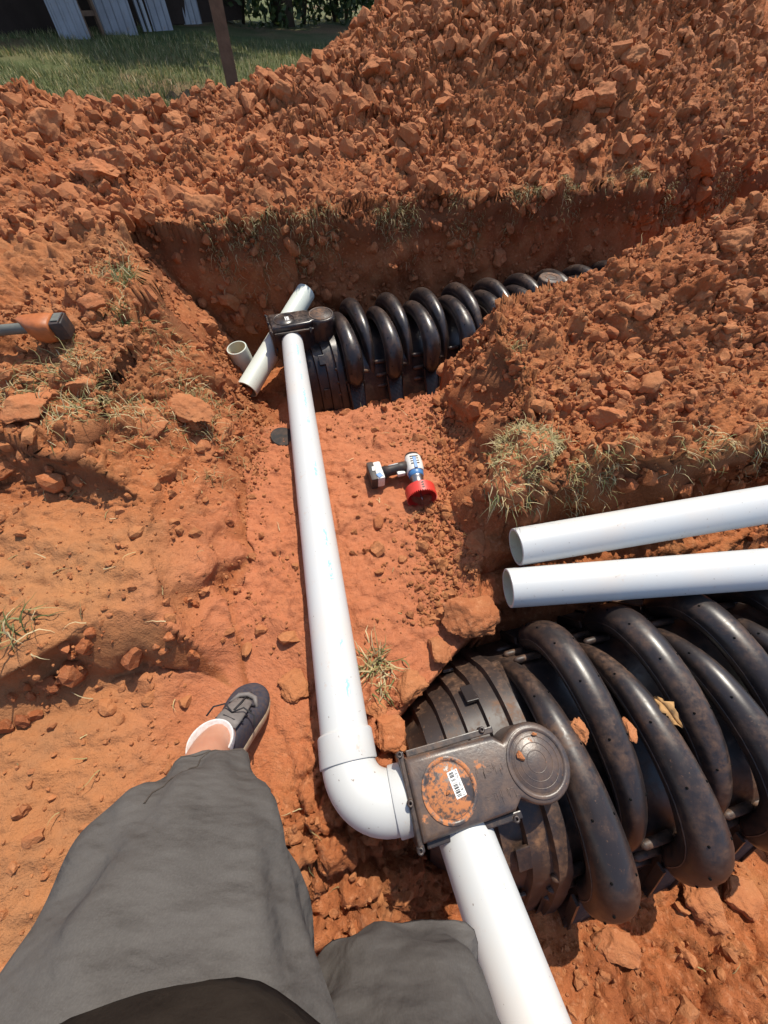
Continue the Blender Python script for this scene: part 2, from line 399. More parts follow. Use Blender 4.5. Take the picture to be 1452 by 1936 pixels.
ids = np.arange(ny*nx).reshape(ny, nx)
Q = np.stack([ids[:-1, :-1], ids[:-1, 1:], ids[1:, 1:], ids[1:, :-1]], -1).reshape(-1, 4)
def fm(m): return m[:-1, :-1].ravel()
reg = np.zeros(len(Q), int)
reg[fm((GXm < -.75) & (Z > .3) & (MK['c'] < .44) & (GYm > .5))] = 3
reg[fm(MK['isr'])] = 2; reg[fm(MK['isb'])] = 1; reg[fm(MK['lawn'])] = 4
ALLV = np.stack([PX, PY, Z], -1).reshape(-1, 3)
def lawn_mat():
    m, t, b = mat('lawn_turf'); g = N(t, 'ShaderNodeNewGeometry').outputs['Position']
    c = mixc(t, rng(t, noise(t, 1.2, 5, .6, g), .4, .65), (.10, .125, .045), (.17, .155, .07))
    c = mixc(t, rng(t, noise(t, .55, 3, .5, g), .56, .64, 0, .7), c, (.30, .17, .10))
    c = mixc(t, rng(t, noise(t, 45, 4, .6, g), .45, .7, 0, .6), c, (.05, .07, .02))
    t.links.new(c, b.inputs['Base Color']); b.inputs['Roughness'].default_value = .9; b.inputs['Specular IOR Level'].default_value = .15
    bump(t, b, noise(t, 60, 5, .7, g), 1, .03); return m
M_LAWN = lawn_mat()
GROUND = {}
for k, (nm, mt) in enumerate((('ground', M_SOIL), ('spoil_heap_back', M_SOIL), ('spoil_heap_right', M_SOIL), ('bank_left', M_SOIL), ('lawn', M_LAWN))):
    q = Q[reg == k]; used, inv = np.unique(q, return_inverse=True)
    me = np_mesh(nm, ALLV[used], inv.reshape(-1, 4), mt, True, dict(tan=tan_a.ravel()[used], red=red_a.ravel()[used], top=top_shade_a.ravel()[used]))
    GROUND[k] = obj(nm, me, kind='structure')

# ------------------------------------------------------------------ clods
def ico(sub):
    bm = bmesh.new(); bmesh.ops.create_icosphere(bm, subdivisions=sub, radius=1); bm.verts.index_update()
    V = np.array([v.co[:] for v in bm.verts]); Fc = np.array([[v.index for v in f.verts] for f in bm.faces]); bm.free(); return V, Fc
def rock_verts(V, rg, planes=9, nz=.10, flat=.8):
    P = V.copy()*np.array([1, rg.uniform(.7, 1), rg.uniform(.55, .9)*flat])
    for k in range(planes):
        n = rg.normal(size=3); n /= np.linalg.norm(n); d = rg.uniform(.42, .72); e = P@n-d
        P -= np.outer(np.maximum(e, 0)*.92, n)
    o_ = rg.uniform(0, 90, 3)
    for f, g in ((1.3, 1.0), (3.1, .55), (7.0, .32), (15., .18)):
        q = P*f+o_; P = P*(1+nz*g*(perlin(q[:, 0], q[:, 1], 1)+perlin(q[:, 1], q[:, 2], 2)+perlin(q[:, 2], q[:, 0], 3)))[:, None]
    return P
IV1, IF1 = ico(1); IV2, IF2 = ico(4); IVM, IFM = ico(2); IV3, IF3 = ico(5)
rg = np.random.default_rng(4)
ROCK3 = [np_mesh('clod_large', rock_verts(IV3*1.25, rg, 11, .13), IF3, M_CLOD, True) for k in range(7)]
ROCK2 = [np_mesh('clod_medium', rock_verts(IV2*1.25, rg, 9, .14), IF2, M_CLOD, True) for k in range(10)]
TINY = [rock_verts(IV1*1.2, rg, 6, .12, 1) for k in range(24)]; MIDS = [rock_verts(IVM*1.2, rg, 8, .16, .95) for k in range(24)]
def rand_rot(rg, n):
    q = rg.normal(size=(n, 4)); q /= np.linalg.norm(q, axis=1)[:, None]; w_, x, y, z = q.T
    return np.stack([np.stack([1-2*(y*y+z*z), 2*(x*y-z*w_), 2*(x*z+y*w_)], -1), np.stack([2*(x*y+z*w_), 1-2*(x*x+z*z), 2*(y*z-x*w_)], -1), np.stack([2*(x*z-y*w_), 2*(y*z+x*w_), 1-2*(x*x+y*y)], -1)], 1)
def density(x, y):
    z, m = base_terrain(x, y)
    d = np.where(m['isb'], .85+.5*ss(.9, 1.6, m['c'])*ss(-.2, .5, m['a']), np.where(m['isr'], 1.0, np.where((x < -.5) & (y > .7), 1.15, np.where(x < -.5, .75, .38))))
    clump = ss(-.25, .5, fbm(x*2.3, y*2.3, 3, 120)); clump = np.clip(clump+.5*ss(1.1, 1.7, m['c'])*m['isb'], 0, 1.2); d = d*(.40+.95*clump)
    left = (x < -.5)&(y < .65); d = np.where(left, .16, d)
    rub = np.exp(-(((x-.27)/.17)**2+((y-.76)/.50)**2)); d = d+1.9*rub                     # rubble beside the drill
    rub2 = np.exp(-(((x-.14)/.13)**2+((y-.18)/.13)**2)); d = d+1.3*rub2
    fl_ = (np.abs(m['s']-.12) < .3) & (y > .1) & (y < 1.7) & (x < .12); d = np.where(fl_, d*.35, d)
    d = np.where(m['lawn'], 0, d)
    blocked = ((np.abs(m['c2']) < .37) & (m['a2'] > -.25)) | ((np.abs(m['c']) < .36) & (m['a'] > -.25)) | ((np.abs(m['s']) < .085) & (y < 1.95) & (y > -.2))
    blocked |= (np.hypot(x+.34, y-.08) < .17) | (z < -.1)
    blocked |= (np.abs(y-(.44+.086*(x-.376))-.055) < .17) & (x > .33)
    blocked |= np.hypot(x-.08, y-.92) < .13
    return np.where(blocked, 0, d)
def scatter(n, x0, x1, y0, y1, rg):
    x = rg.uniform(x0, x1, n*4); y = rg.uniform(y0, y1, n*4); d = density(x, y)
    k = rg.random(n*4)*1.8 < d; return x[k][:n], y[k][:n]
def wall_points(n, rg):
    ok = (steep > .35) & (~keep) & (GYm > -.5) & (GYm < 4.2) & (GXm > -1.5) & (GXm < 3.2)
    ok &= ~((np.abs(GYm-(.44+.086*(GXm-.376))-.055) < .15) & (GXm > .33)) & (np.hypot(GXm+.34, GYm-.08) > .18)
    jj, ii = np.nonzero(ok); ar = sx_[jj, ii]*np.gradient(gx)[ii]*np.gradient(gy)[jj]
    pk = rg.choice(len(jj), n, p=ar/ar.sum()); f_ = fbm(PX[jj, ii][pk]*4, (PY+Z*2)[jj, ii][pk]*4, 2, 160) > -.1
    pk = pk[f_]; return np.stack([PX[jj, ii][pk], PY[jj, ii][pk], Z[jj, ii][pk]], -1)
def crumbs(name, label, batches, rg):
    """joined small clods: batches of (count, box, min size, max size, power, template set, faces)"""
    VV = []; FF = []; base = 0
    for n, box_, smin, smax, power, T0, F0 in batches:
        if box_ == 'wall': x, y, z = wall_points(n, rg).T
        else: x, y = scatter(n, *box_, rg); z = hz(x, y)
        n = len(x)
        s = smin*(1-rg.random(n)*(1-(smin/smax)**power))**(-1/power)
        R = rand_rot(rg, n); T = np.array(T0)[rg.integers(0, len(T0), n)]; nv = T.shape[1]
        V = np.einsum('nij,nkj->nki', R, T)*s[:, None, None]+np.stack([x, y, z+(0 if box_ == 'wall' else s*(.10 if len(F0) > 30 else .28))], -1)[:, None, :]
        VV.append(V.reshape(-1, 3)); FF.append((F0[None]+(np.arange(n)*nv)[:, None, None]).reshape(-1, 3)+base); base += n*nv
    return obj(name, np_mesh(name, np.concatenate(VV), np.concatenate(FF), M_CLOD, False), kind='stuff', label=label, cat='soil')
crumbs('crumbled_clay', 'fine crumbled red clay scattered over the near trench floor and banks',
       [(17000, (-1.4, 1.6, -.5, 1.9), .0032, .011, 2.2, TINY, IF1), (2600, (-1.4, 1.6, -.5, 1.9), .009, .032, 2.0, MIDS, IFM)], np.random.default_rng(21))
crumbs('crumbled_clay', 'crumbled red clay lumps covering the far spoil heaps',
       [(26000, (-2.6, 3.3, 1.9, 4.6), .006, .020, 1.8, TINY, IF1), (7500, (-2.6, 3.3, 1.9, 4.6), .016, .070, 1.7, MIDS, IFM)], np.random.default_rng(22))
crumbs('crumbled_clay', 'crumbled clay lumps over the heap between the two trenches',
       [(9000, (.25, 2.6, .7, 2.2), .005, .013, 2.0, TINY, IF1), (2400, (.25, 2.6, .7, 2.2), .011, .034, 2.2, MIDS, IFM)], np.random.default_rng(23))
crumbs('crumbled_clay', 'clay lumps standing out of the cut trench faces',
       [(5000, 'wall', .004, .014, 2.0, TINY, IF1), (2600, 'wall', .012, .045, 2.0, MIDS, IFM)], np.random.default_rng(24))
# the larger clods one by one, children of the piece of ground they lie on
rg = np.random.default_rng(33)
def clods(n, box_, smin, smax, power):
    x, y = scatter(n, *box_, rg); zb, m = base_terrain(x, y)
    for i in range(len(x)):
        s = smin*(1-rg.random()*(1-(smin/smax)**power))**(-1/power)
        par = GROUND[1] if m['isb'][i] else GROUND[2] if m['isr'][i] else GROUND[3] if (x[i] < -.75 and y[i] > .5) else GROUND[0]
        me = (ROCK3 if s > .055 else ROCK2)[rg.integers(0, 7)]
        o = obj('clod', me, par, loc=(x[i], y[i], gh(x[i], y[i])+s*.14), rot=(rg.uniform(-.6, .6), rg.uniform(-.6, .6), rg.uniform(0, 6.3)))
        o.scale = (s, s*rg.uniform(.75, 1.1), s*rg.uniform(.7, 1))
clods(150, (-2.3, 3.0, 2.3, 4.4), .034, .12, 1.6)
clods(80, (.3, 2.2, .7, 2.0), .022, .06, 1.8)
clods(70, (-1.5, 1.5, -.5, 1.7), .018, .05, 1.8)
def big_clod(px, py, Zg, s, label, k, rz, sc=(1, 1, .8), tilt=0):
    p = atz(px, py, Zg); zg = gh(p.x, p.y)
    for it in range(6):
        p = atz(px, py, zg+s*.35); zg = gh(p.x, p.y)
    o = obj('dirt_clod', ROCK3[k], None, label, 'clod', None, None, (p.x, p.y, zg+s*sc[2]*.42), (tilt, .1, rz)); o.scale = (s*sc[0], s*sc[1], s*sc[2]); return o
big_clod(890, 1165, .2, .075, 'large angular red clay clod beside the left end of the white pipes', 0, .4)
big_clod(830, 1225, .15, .048, 'rough red clay clod just left of the large angular clod', 1, 1.2)
big_clod(905, 1020, .3, .055, 'brown clay clod under the sod clump, left of the upper white pipe end', 2, 2.2)
big_clod(1190, 722, .5, .05, 'smooth brown clod alone on the slope right of the sod clump', 3, .2, (1.1, .8, .75))
big_clod(1255, 520, .6, .06, 'blocky clod at the crest of the right heap near the chamber', 4, 1.0)
big_clod(1340, 1690, .03, .055, 'pale split clod by the chamber foot at lower right', 5, .3, (.9, 1.1, .8))
big_clod(1408, 1690, .03, .065, 'broad flat clod right of the pale split clod at lower right', 6, 1.9, (1, .9, .6))
big_clod(1165, 1795, .03, .055, 'orange clod in front of the chamber at the bottom edge', 1, 2.6, (1, .9, .6))
big_clod(490, 285, .6, .085, 'long wedge shaped clod lying low on the back heap', 2, .1, (1.3, .8, .7))
big_clod(558, 262, .65, .075, 'upright pointed clod right of the long wedge on the back heap', 4, .9, (.7, .8, 1.2))
big_clod(180, 320, .6, .10, 'big dark sided clod at the left end of the back heap', 0, 2.9, (1.2, 1, .8))
big_clod(1262, 150, .9, .10, 'big rounded boulder of clay high on the back heap at right', 5, .5, (1.1, .9, .8))
big_clod(755, 205, .75, .10, 'pale clod at the left foot of the big back heap', 3, 1.4, (1, .8, .8))
big_clod(1185, 130, .95, .085, 'dark clod left of the rounded boulder on the back heap', 6, 2.0)
big_clod(560, 1290, .14, .05, 'flat red clod wedged against the long pipe beside the shoe', 2, .6, (1, 1, .5))
big_clod(45, 770, .42, .07, 'rounded brown clod at the left edge below the orange tool', 3, .3, (1.2, .9, .7))
big_clod(1010, 1, 1.1, .11, 'reddish boulder of clay near the top of the back heap', 1, .3)
for i, (px, py, s, l) in enumerate(((745, 1385, .05, 'crumbly red clod between the elbow and the end cap'), (785, 1350, .042, 'lumpy red clod touching the end cap above the elbow'), (715, 1345, .035, 'small clod right of the pipe collar'), (770, 1300, .04, 'loose clod above the lumpy clod by the end cap'))):
    big_clod(px, py, .1, s, l, i+2, i*1.1)

def bank_lump(px, py, Zg, s, k, rz, sc):
    p = atz(px, py, Zg); o = obj('clod', ROCK3[k], GROUND[3], loc=p, rot=(.1, -.1, rz)); o.scale = (s*sc[0], s*sc[1], s*sc[2])
for k, (px, py, Zg, s, sc) in enumerate(((70, 905, .28, .16, (1.2, .8, .6)), (215, 880, .27, .15, (1.2, .75, .6)), (330, 850, .21, .14, (1.2, .8, .6)), (410, 815, .14, .12, (1, .9, .6)), (130, 830, .36, .10, (1, .8, .6)), (10, 850, .38, .13, (1, .8, .6)), (280, 800, .34, .09, (1.1, .9, .6)), (355, 770, .30, .09, (1, .9, .6)), (150, 235, .66, .09, (1, .8, 1)), (215, 300, .62, .11, (1.2, .8, .8)))):
    bank_lump(px, py, Zg, s, k % 7, k*1.3, sc)
# ------------------------------------------------------------------ chambers
RIB = [(-.276, .076, .020, .018), (-.276, .090, .035, .032), (-.272, .118, .046, .042), (-.262, .165, .048, .044), (-.243, .204, .049, .046), (-.208, .236, .047, .045), (-.14, .262, .043, .042), (-.05, .271, .040, .040),
       (.05, .256, .036, .038), (.125, .220, .030, .033), (.18, .166, .025, .028), (.214, .09, .021, .024), (.236, .0, .018, .020), (.252, -.086, .017, .017)]
RIB = [(a, b+DZ, c, d) for a, b, c, d in RIB]
def rib_mesh(name, matl):
    P = catmull(RIB, 34); n = 18; rings = []
    for i in range(len(P)):
        t = P[min(i+1, len(P)-1)][:2]-P[max(i-1, 0)][:2]; t /= np.linalg.norm(t); nn = np.array([-t[1], t[0]])
        ring = []
        for k in range(n):
            a = 2*math.pi*k/n; e = math.sin(a); e = math.copysign(abs(e)**.9, e)
            q = P[i][:2]+nn*P[i][3]*e; ring.append((P[i][2]*math.cos(a), q[0], q[1]))
        rings.append(ring)
    return MB().loft(rings)
def louver(n=30):
    m = MB()
    y0, z0, y1, z1 = -.280, .095+DZ, -.372, .004
    m.add([(-.034, y0+.012, z0), (.034, y0+.012, z0), (.045, y1+.012, z1), (-.045, y1+.012, z1), (-.034, y0+.07, z0), (.034, y0+.07, z0), (.045, y1+.07, z1), (-.045, y1+.07, z1)],
          [(0, 1, 2, 3), (7, 6, 5, 4), (0, 4, 5, 1), (3, 2, 6, 7), (0, 3, 7, 4), (1, 5, 6, 2)])
    for i in range(n):
        f = (i+.5)/n; y = y0+(y1-y0)*f; z = z0+(z1-z0)*f; w_ = .035+.011*f
        m.box((0, y+.005, z), (2*w_, .016, .0028), Matrix.Rotation(.45, 3, 'X'))
    for s in (-1, 1): m.box((s*.0415, (y0+y1)/2+.004, (z0+z1)/2), (.007, .020, .200), Matrix.Rotation(-.470, 3, 'X') @ Matrix.Rotation(s*.06, 3, 'Y'))
    return m
def shell_profile(s=1.0, sz=1.0):
    P = catmull([(-.335, 0), (-.288, .10), (-.250, .165), (-.212, .222), (-.16, .258), (-.10, .280), (0, .288), (.10, .280), (.16, .258), (.212, .222), (.250, .165), (.288, .10), (.335, 0)], 41)
    return [(p[0]*s, p[1]*sz) for p in P]
M_STICK = None
def sticker_mat():
    m, t, b = mat('printed_white_sticker'); tc = N(t, 'ShaderNodeTexCoord').outputs['Object']
    sep = N(t, 'ShaderNodeSeparateXYZ'); t.links.new(tc, sep.inputs[0]); x, y, z = sep.outputs
    bars = rng(t, noise(t, 330, 1, .4, y), .47, .50); inr = math_(t, 'MULTIPLY', rng(t, x, -.0085, -.008), rng(t, x, .002, .0015))
    inr = math_(t, 'MULTIPLY', inr, rng(t, math_(t, 'ABSOLUTE', y), .021, .0205))
    ln = math_(t, 'MULTIPLY', rng(t, noise(t, 500, 1, .5, tc), .52, .56), math_(t, 'MULTIPLY', rng(t, x, .0035, .004), rng(t, x, .0095, .009)))
    c = mixc(t, math_(t, 'MAXIMUM', math_(t, 'MULTIPLY', bars, inr), ln), (.78, .77, .74), (.04, .04, .04)); t.links.new(c, b.inputs['Base Color'])
    b.inputs['Roughness'].default_value = .5; return m
M_STICK = sticker_mat()
PERIOD = .224; HP = PERIOD/2
def chamber(name, label, cat, loc, ang, nrib, first_bulb, x_first, mats, extra_port=None, dirt=True):
    mr, mc = mats
    root = thing(name, label, cat, loc, ang)
    L1 = x_first+(nrib-1)*HP+.08
    # valley shell
    pr = shell_profile(); m = MB(); xs = [-.005, L1]
    V = [(x, p[0], p[1]) for x in xs for p in pr]+[(x, p[0]*.985, p[1]*.98) for x in xs for p in pr]; n = len(pr)
    Fc = [(i, i+1, n+i+1, n+i) for i in range(n-1)]+[(2*n+i, 3*n+i, 3*n+i+1, 2*n+i+1) for i in range(n-1)]+[(n+i, n+i+1, 3*n+i+1, 3*n+i) for i in range(n-1)]
    m.add(V, Fc).build('shell', mr, root)
    for s in (-1, 1):
        MB().box(((xs[0]+L1)/2, s*.36, .003), (L1, .04, .006), bev=.003).build('base_flange', mr, root, smooth=False)
    rm = None
    for i in range(nrib):
        sgn = first_bulb if i % 2 == 0 else -first_bulb        # +1: bulb towards the camera side (-y)
        o = None
        if rm is None:
            o = rib_mesh('rib', mr).build('rib', mr, root); rm = o.data
            lv = louver(); lo = lv.build('louver_panel', mr, o, smooth=False); lm = lo.data
            hm = MB(); P = catmull(RIB, 34)
            for k in range(7, 25, 3):
                t = P[k+1][:2]-P[k-1][:2]; t /= np.linalg.norm(t); nn = np.array([-t[1], t[0]])
                for sx in (-1, 1):
                    a_ = .62; q = P[k][:2]+nn*(P[k][3]*math.cos(a_)**.9+.0002)
                    hm.lathe([(0, .0012), (.0022, .0010), (.0030, -.002)], (sx*P[k][2]*math.sin(a_), q[0], q[1]), 8)
            ho = hm.build('vent_hole', M_HOLE, o); hmh = ho.data; ho['kind'] = 'stuff'
            pm = MB(); pm.tube([(-.020, 0, 0), (-.092, 0, .004), (-.100, 0, .004)], [.011, .0095, .004], 10); po = pm.build('peg', M_CAPD, o); pmm = po.data; po.location = (0, -.218, .145+DZ)
            sq = MB()
            for sx in (-1, 1): sq.tube([(sx*(P[k][2]-.0006), P[k][0], P[k][1]) for k in range(4, 31)], .0019, 6, False)
            sqo = sq.build('mould_seam', M_CAPD, o); sqm = sqo.data
            kids = [(lm, 'louver_panel'), (hmh, 'vent_hole')]
        else:
            o = obj('rib', rm, root)
            obj('mould_seam', sqm, o); c_ = obj('louver_panel', lm, o); c_ = obj('vent_hole', hmh, o, kind='stuff')
            obj('peg', pmm, o, loc=(0, -.218, .145+DZ))
        obj('peg', pmm, o, loc=(0, -.248, .085+DZ)); obj('peg', pmm, o, loc=(0, -.272, .032+DZ)); obj('peg', pmm, o, loc=(0, .225, .11+DZ))
        o.location = (x_first+i*HP, 0, 0)
        if sgn < 0: o.scale = (1, -1, 1)
    # end cap with stepped arches
    ec = MB(); st = [(.045, 1.02, 1.16), (.012, 1.02, 1.16), (.008, .975, 1.10), (-.038, .965, 1.09), (-.042, .905, 1.04), (-.090, .890, 1.03), (-.094, .83, .98), (-.142, .805, .96), (-.146, .74, .91), (-.190, .69, .87), (-.196, .61, .82), (-.232, .53, .72), (-.236, .30, .40), (-.236, .02, .02)]
    V = []; Fc = []
    for x, s, sz in st: V += [(x, p[0], p[1]) for p in shell_profile(s, sz)]
    for j in range(len(st)-1):
        for i in range(n-1): Fc.append((j*n+i, j*n+i+1, (j+1)*n+i+1, (j+1)*n+i))
    ec.add(V, Fc)
    cap = ec.build('end_cap', mc, root, sharp=35)
    for s in (-1, 1):
        for k, (x, y, z) in enumerate(((-.052, .165, .270), (-.06, .258, .13))):
            MB().box((x, s*y, z), (.034, .05, .008), Matrix.Rotation(-s*(.6+.55*k), 3, 'X'), .002).build('latch_tab', mr, cap, smooth=False)
    # top box: plan outline swept up with a rounded top edge
    out = [(-.268, -.070), (-.075, -.066), (-.056, -.050)]
    out += [(.073*math.cos(a), .073*math.sin(a)) for a in np.linspace(rad(-133), rad(133), 28)]
    out += [(-.056, .050), (-.075, .066), (-.268, .070)]
    def inset(d): 
        r = []
        for x, y in out:
            if x < -.055: r.append((min(max(x, -.268+d), 9), y-math.copysign(d, y)))
            else:
                q = math.hypot(x, y); r.append((x*(q-d)/q, y*(q-d)/q))
        return r
    lev = [(d, z+DZ) for d, z in ((0, .165), (0, .300), (.0, .318), (.002, .324), (.006, .3275), (.012, .3285))]
    MBX = MB().loft([[(x, y, z) for x, y in inset(d)] for d, z in lev])
    bx = MBX.build('inlet_box', M_BOX if dirt else mr, root, sharp=40)
    fl = MB(); fl.box((-.272, 0, .255+DZ), (.012, .165, .125), bev=.003)
    for s in (-1, 1): fl.box((-.16, s*.0755, .30+DZ), (.20, .013, .010), bev=.002)
    fl.build('box_flange', mr, bx, smooth=False)
    for x, y, z in ((-.275, -.078, .318), (-.275, .078, .318), (-.265, -.077, .225), (-.085, .080, .306), (-.075, -.080, .306), (-.275, -.005, .324)):
        MB().lathe([(.0025, 0), (.0025, .004), (.0065, .004), (.0065, -.02)], (x, y, z+DZ), 14).build('screw_boss', mr, bx)
    def ringdisc(nm, c, r, mt):
        d = MB().lathe([(0, .0012), (r-.008, .0012), (r-.006, -.0005), (r-.004, .0028), (r, .0036), (r+.003, .0028), (r+.004, -.004)], c, 48)
        return d.build(nm, mt, bx, sharp=50)
    ringdisc('knockout_disc', (-.193, -.002, .3285+DZ), .053, M_BOXD if dirt else mr)
    p = ringdisc('port_cap', (0, 0, .3285+DZ), .060, M_BOX if dirt else M_CAPD)
    for r in (.020, .034, .046):
        MB().lathe([(r-.0012, .3290), (r-.0008, .3304), (r+.0008, .3304), (r+.0012, .3290)], (0, 0, DZ), 40).build('moulded_ring', M_BOX if dirt else M_CAPD, bx)
    em = MB(); rge = random.Random(3)
    for row in range(2):
        for k in range(5):
            x_ = -.118+.013*k-.012*row; y_ = -.036+.045*row
            for q in range(3): em.box((x_+rge.uniform(-.004, .004), y_+rge.uniform(-.008, .008), .3287+DZ), ((.008, .0014, .0016) if rge.random() < .5 else (.0014, .012, .0016)))
    em.build('embossed_marking', M_BOX if dirt else mr, bx, smooth=False)['kind'] = 'stuff'
    stk = MB().box((0, 0, 0), (.022, .046, .0008)).build('sticker', M_STICK, bx, smooth=False, loc=(-.176, .004, .3303+DZ) if dirt else (-.178, 0, .3303+DZ), rot=(0, 0, rad(8) if dirt else rad(0)))
    if not dirt: stk.scale = (.9, .75, 1)
    if extra_port:
        q = MB().lathe([(0, .335), (.052, .335), (.058, .332), (.066, .334), (.070, .326), (.070, .25)], (0, 0, 0), 36).build('inspection_port', M_CAPD, root, loc=(extra_port, .0, DZ))
        MB().lathe([(.030, .3352), (.032, .338), (.036, .338), (.038, .3352)], (0, 0, 0), 30).build('moulded_ring', M_CAPD, q)
    return root
def box_mat(name, thr):
    m, t, b = mat(name); tc = N(t, 'ShaderNodeTexCoord').outputs['Object']
    n1 = noise(t, 22, 6, .7, tc); n2 = noise(t, 110, 4, .7, tc)
    f = math_(t, 'MULTIPLY', rng(t, n1, thr, thr+.06), rng(t, n2, .40, .52)); f = math_(t, 'MAXIMUM', f, rng(t, n2, .68, .73, 0, .8))
    c = mixc(t, rng(t, n1, .36, .6, .12, .75), (.034, .031, .034), (.135, .085, .058)); c = mixc(t, f, c, (.43, .16, .06)); t.links.new(c, b.inputs['Base Color'])
    t.links.new(rng(t, f, 0, 1, .36, .9), b.inputs['Roughness']); bump(t, b, n2, .25, .002); return m
M_BOX = box_mat('scuffed_black_plastic', .64); M_BOXD = box_mat('clay_smeared_black_plastic', .43)
M_WEB = M_BLK
nearc = chamber('leaching_chamber', 'muddy black ribbed leaching chamber at lower right with a two port end cap', 'chamber', (NC.x, NC.y, NEAR_Z), NA, 11, 1, .100, (M_BLKD, M_CAPD))
farc = chamber('leaching_chamber', 'black ribbed leaching chamber in the far trench behind the cordless drill', 'chamber', (FC.x, FC.y, FAR_Z), FA, 20, 1, .100, (M_BLK, M_BLK), extra_port=1.42, dirt=False); farc.scale = (1.05, 1.05, 1.10); farc.location.z -= .028

# ------------------------------------------------------------------ pipes
def pipe_obj(name, label, p0, p1, r=.0572, wall=.0065, matl=None, print_roll=0, bore=None):
    p0 = Vector(p0); p1 = Vector(p1); L = (p1-p0).length; n = 40
    m = MB(); prof = [(r-wall, 0), (r-.0012, 0), (r, .0012), (r, L*.25), (r, L*.5), (r, L*.75), (r, L-.0012), (r-.0012, L), (r-wall, L)]
    m.lathe([(a, b) for a, b in prof], n=n, M=Matrix(((0, 0, 1), (0, 1, 0), (-1, 0, 0))))
    root = m.build(name, matl or M_PVC, None, sharp=40, label=label, cat='pipe')
    i = MB().lathe([(r-wall, 0), (r-wall, L*.5), (r-wall, L)], n=n, M=Matrix(((0, 0, 1), (0, 1, 0), (-1, 0, 0)))).build('bore', bore or M_PVCIN, root)
    x = (p1-p0).normalized(); z = (Vector((0, 0, 1))-x*x.z).normalized(); y = z.cross(x)
    root.matrix_world = Matrix.Translation(p0) @ Matrix((x, y, z)).transposed().to_4x4() @ Matrix.Rotation(print_roll, 4, 'X')
    return root
def nloc(x, y, z): 
    c_, s_ = math.cos(NA), math.sin(NA); return Vector((NC.x+x*c_-y*s_, NC.y+x*s_+y*c_, z))
def floc(x, y, z):
    c_, s_ = math.cos(FA), math.sin(FA); return Vector((FC.x+x*c_-y*s_, FC.y+x*s_+y*c_, FAR_Z+z))
far_end = floc(-.185, -.050, .25+DZ)
BOX_IN = nloc(-.268, 0, .247); ax = Vector((math.cos(NA), math.sin(NA), 0))
d_main = Vector((far_end.x-(-.092), far_end.y-.152, far_end.z-.222)); 
# corner of the elbow: where the pipe line meets the box axis
s_ = 0
A = Vector((-.092, .152)); D = Vector((d_main.x, d_main.y)).normalized(); B = Vector((BOX_IN.x, BOX_IN.y)); E2 = Vector((ax.x, ax.y))
det = D.x*(-E2.y)-D.y*(-E2.x); rhs = B-A; t_ = (rhs.x*(-E2.y)-rhs.y*(-E2.x))/det; corner = A+D*t_
CORN = Vector((corner.x, corner.y, .238))
dm = (far_end-CORN).normalized()
pipe_start = CORN+dm*.125
main = pipe_obj('drain_pipe', 'long white pipe running from the elbow to the far chamber', pipe_start, far_end, matl=M_PVCP, print_roll=0)
# elbow
eb = thing('pipe_elbow', 'white ninety degree elbow joining the long pipe to the near end cap', 'elbow', CORN)
de = (BOX_IN-CORN); Le = de.length; de.normalize(); RB = .088
pts = []; 
ang_t = dm.angle(de); tl = RB/math.tan(ang_t/2)
c_in = dm*tl; c_out = de*tl; cen = (dm+de).normalized()*(RB/math.sin(ang_t/2))
v0 = c_in-cen; v1 = c_out-cen; tot = v0.angle(v1); axr = v0.cross(v1).normalized()
arc = [cen+(Matrix.Rotation(tot*k/14, 3, axr) @ v0) for k in range(15)]
path = [dm*(tl+.02)]+arc+[de*(tl+.02)]
MB().tube(path, .0605, 40, False).build('bend', M_PVC, eb)
def collar(nm, a, b, r0, r1):
    a = Vector(a); b = Vector(b); L = (b-a).length; x = (b-a).normalized(); z = Vector((0, 0, 1)); z = (z-x*z.dot(x)).normalized(); y = z.cross(x)
    M3 = Matrix((y, z, x)).transposed()
    return MB().lathe([(r0-.012, 0), (r0-.001, 0), (r0, .002), (r1, L-.004), (r1-.003, L), (r1-.012, L)], a, 40, M3).build(nm, M_PVC, eb, sharp=30)
collar('socket', dm*(tl-.002), dm*(tl+.062), .0655, .0645)
collar('socket', de*(tl-.004), de*max(tl+.03, Le+.004), .0655, .0655)
near_pipe = pipe_obj('drain_pipe', 'white pipe dropping into the near end cap from the bottom edge', nloc(-.178, -.045, .252), Vector((.415, -.72, .43)))
pipe_obj('loose_pipe', 'upper of two loose white pipes above the near chamber at right', (.404, .556, .274), (1.75, .806, .443))
pipe_obj('loose_pipe', 'lower of two loose white pipes lying against the near chamber', (.376, .440, .232), (1.75, .558, .403))
lean0 = atd(467, 737, 2.03); lean1 = atd(578, 553, 2.27)
carve_done = True
pipe_obj('pipe_offcut', 'short white pipe leaning behind the far end cap', lean0, lean1, matl=M_PVCG)
vb = atd(447, 657, 2.10)
pipe_obj('pipe_offcut', 'stub of white pipe standing upright left of the far chamber', vb, vb+Vector((.03, .03, -.26)), matl=M_PVCG)
d0 = atz(536, 832, .04); dz = gh(d0.x, d0.y)
dk = MB().lathe([(0, .006), (.050, .006), (.053, .003), (.053, -.002), (0, -.002)], n=32).build('plastic_disc', plain('dull_black_plastic', (.016, .015, .015), .7, .25, .4, 40, var_col=(.08, .045, .03)), None, sharp=40, label='black plastic knockout disc half under the long white pipe', cat='disc', loc=(d0.x, d0.y, dz+.006), rot=(.06, .22, 0))

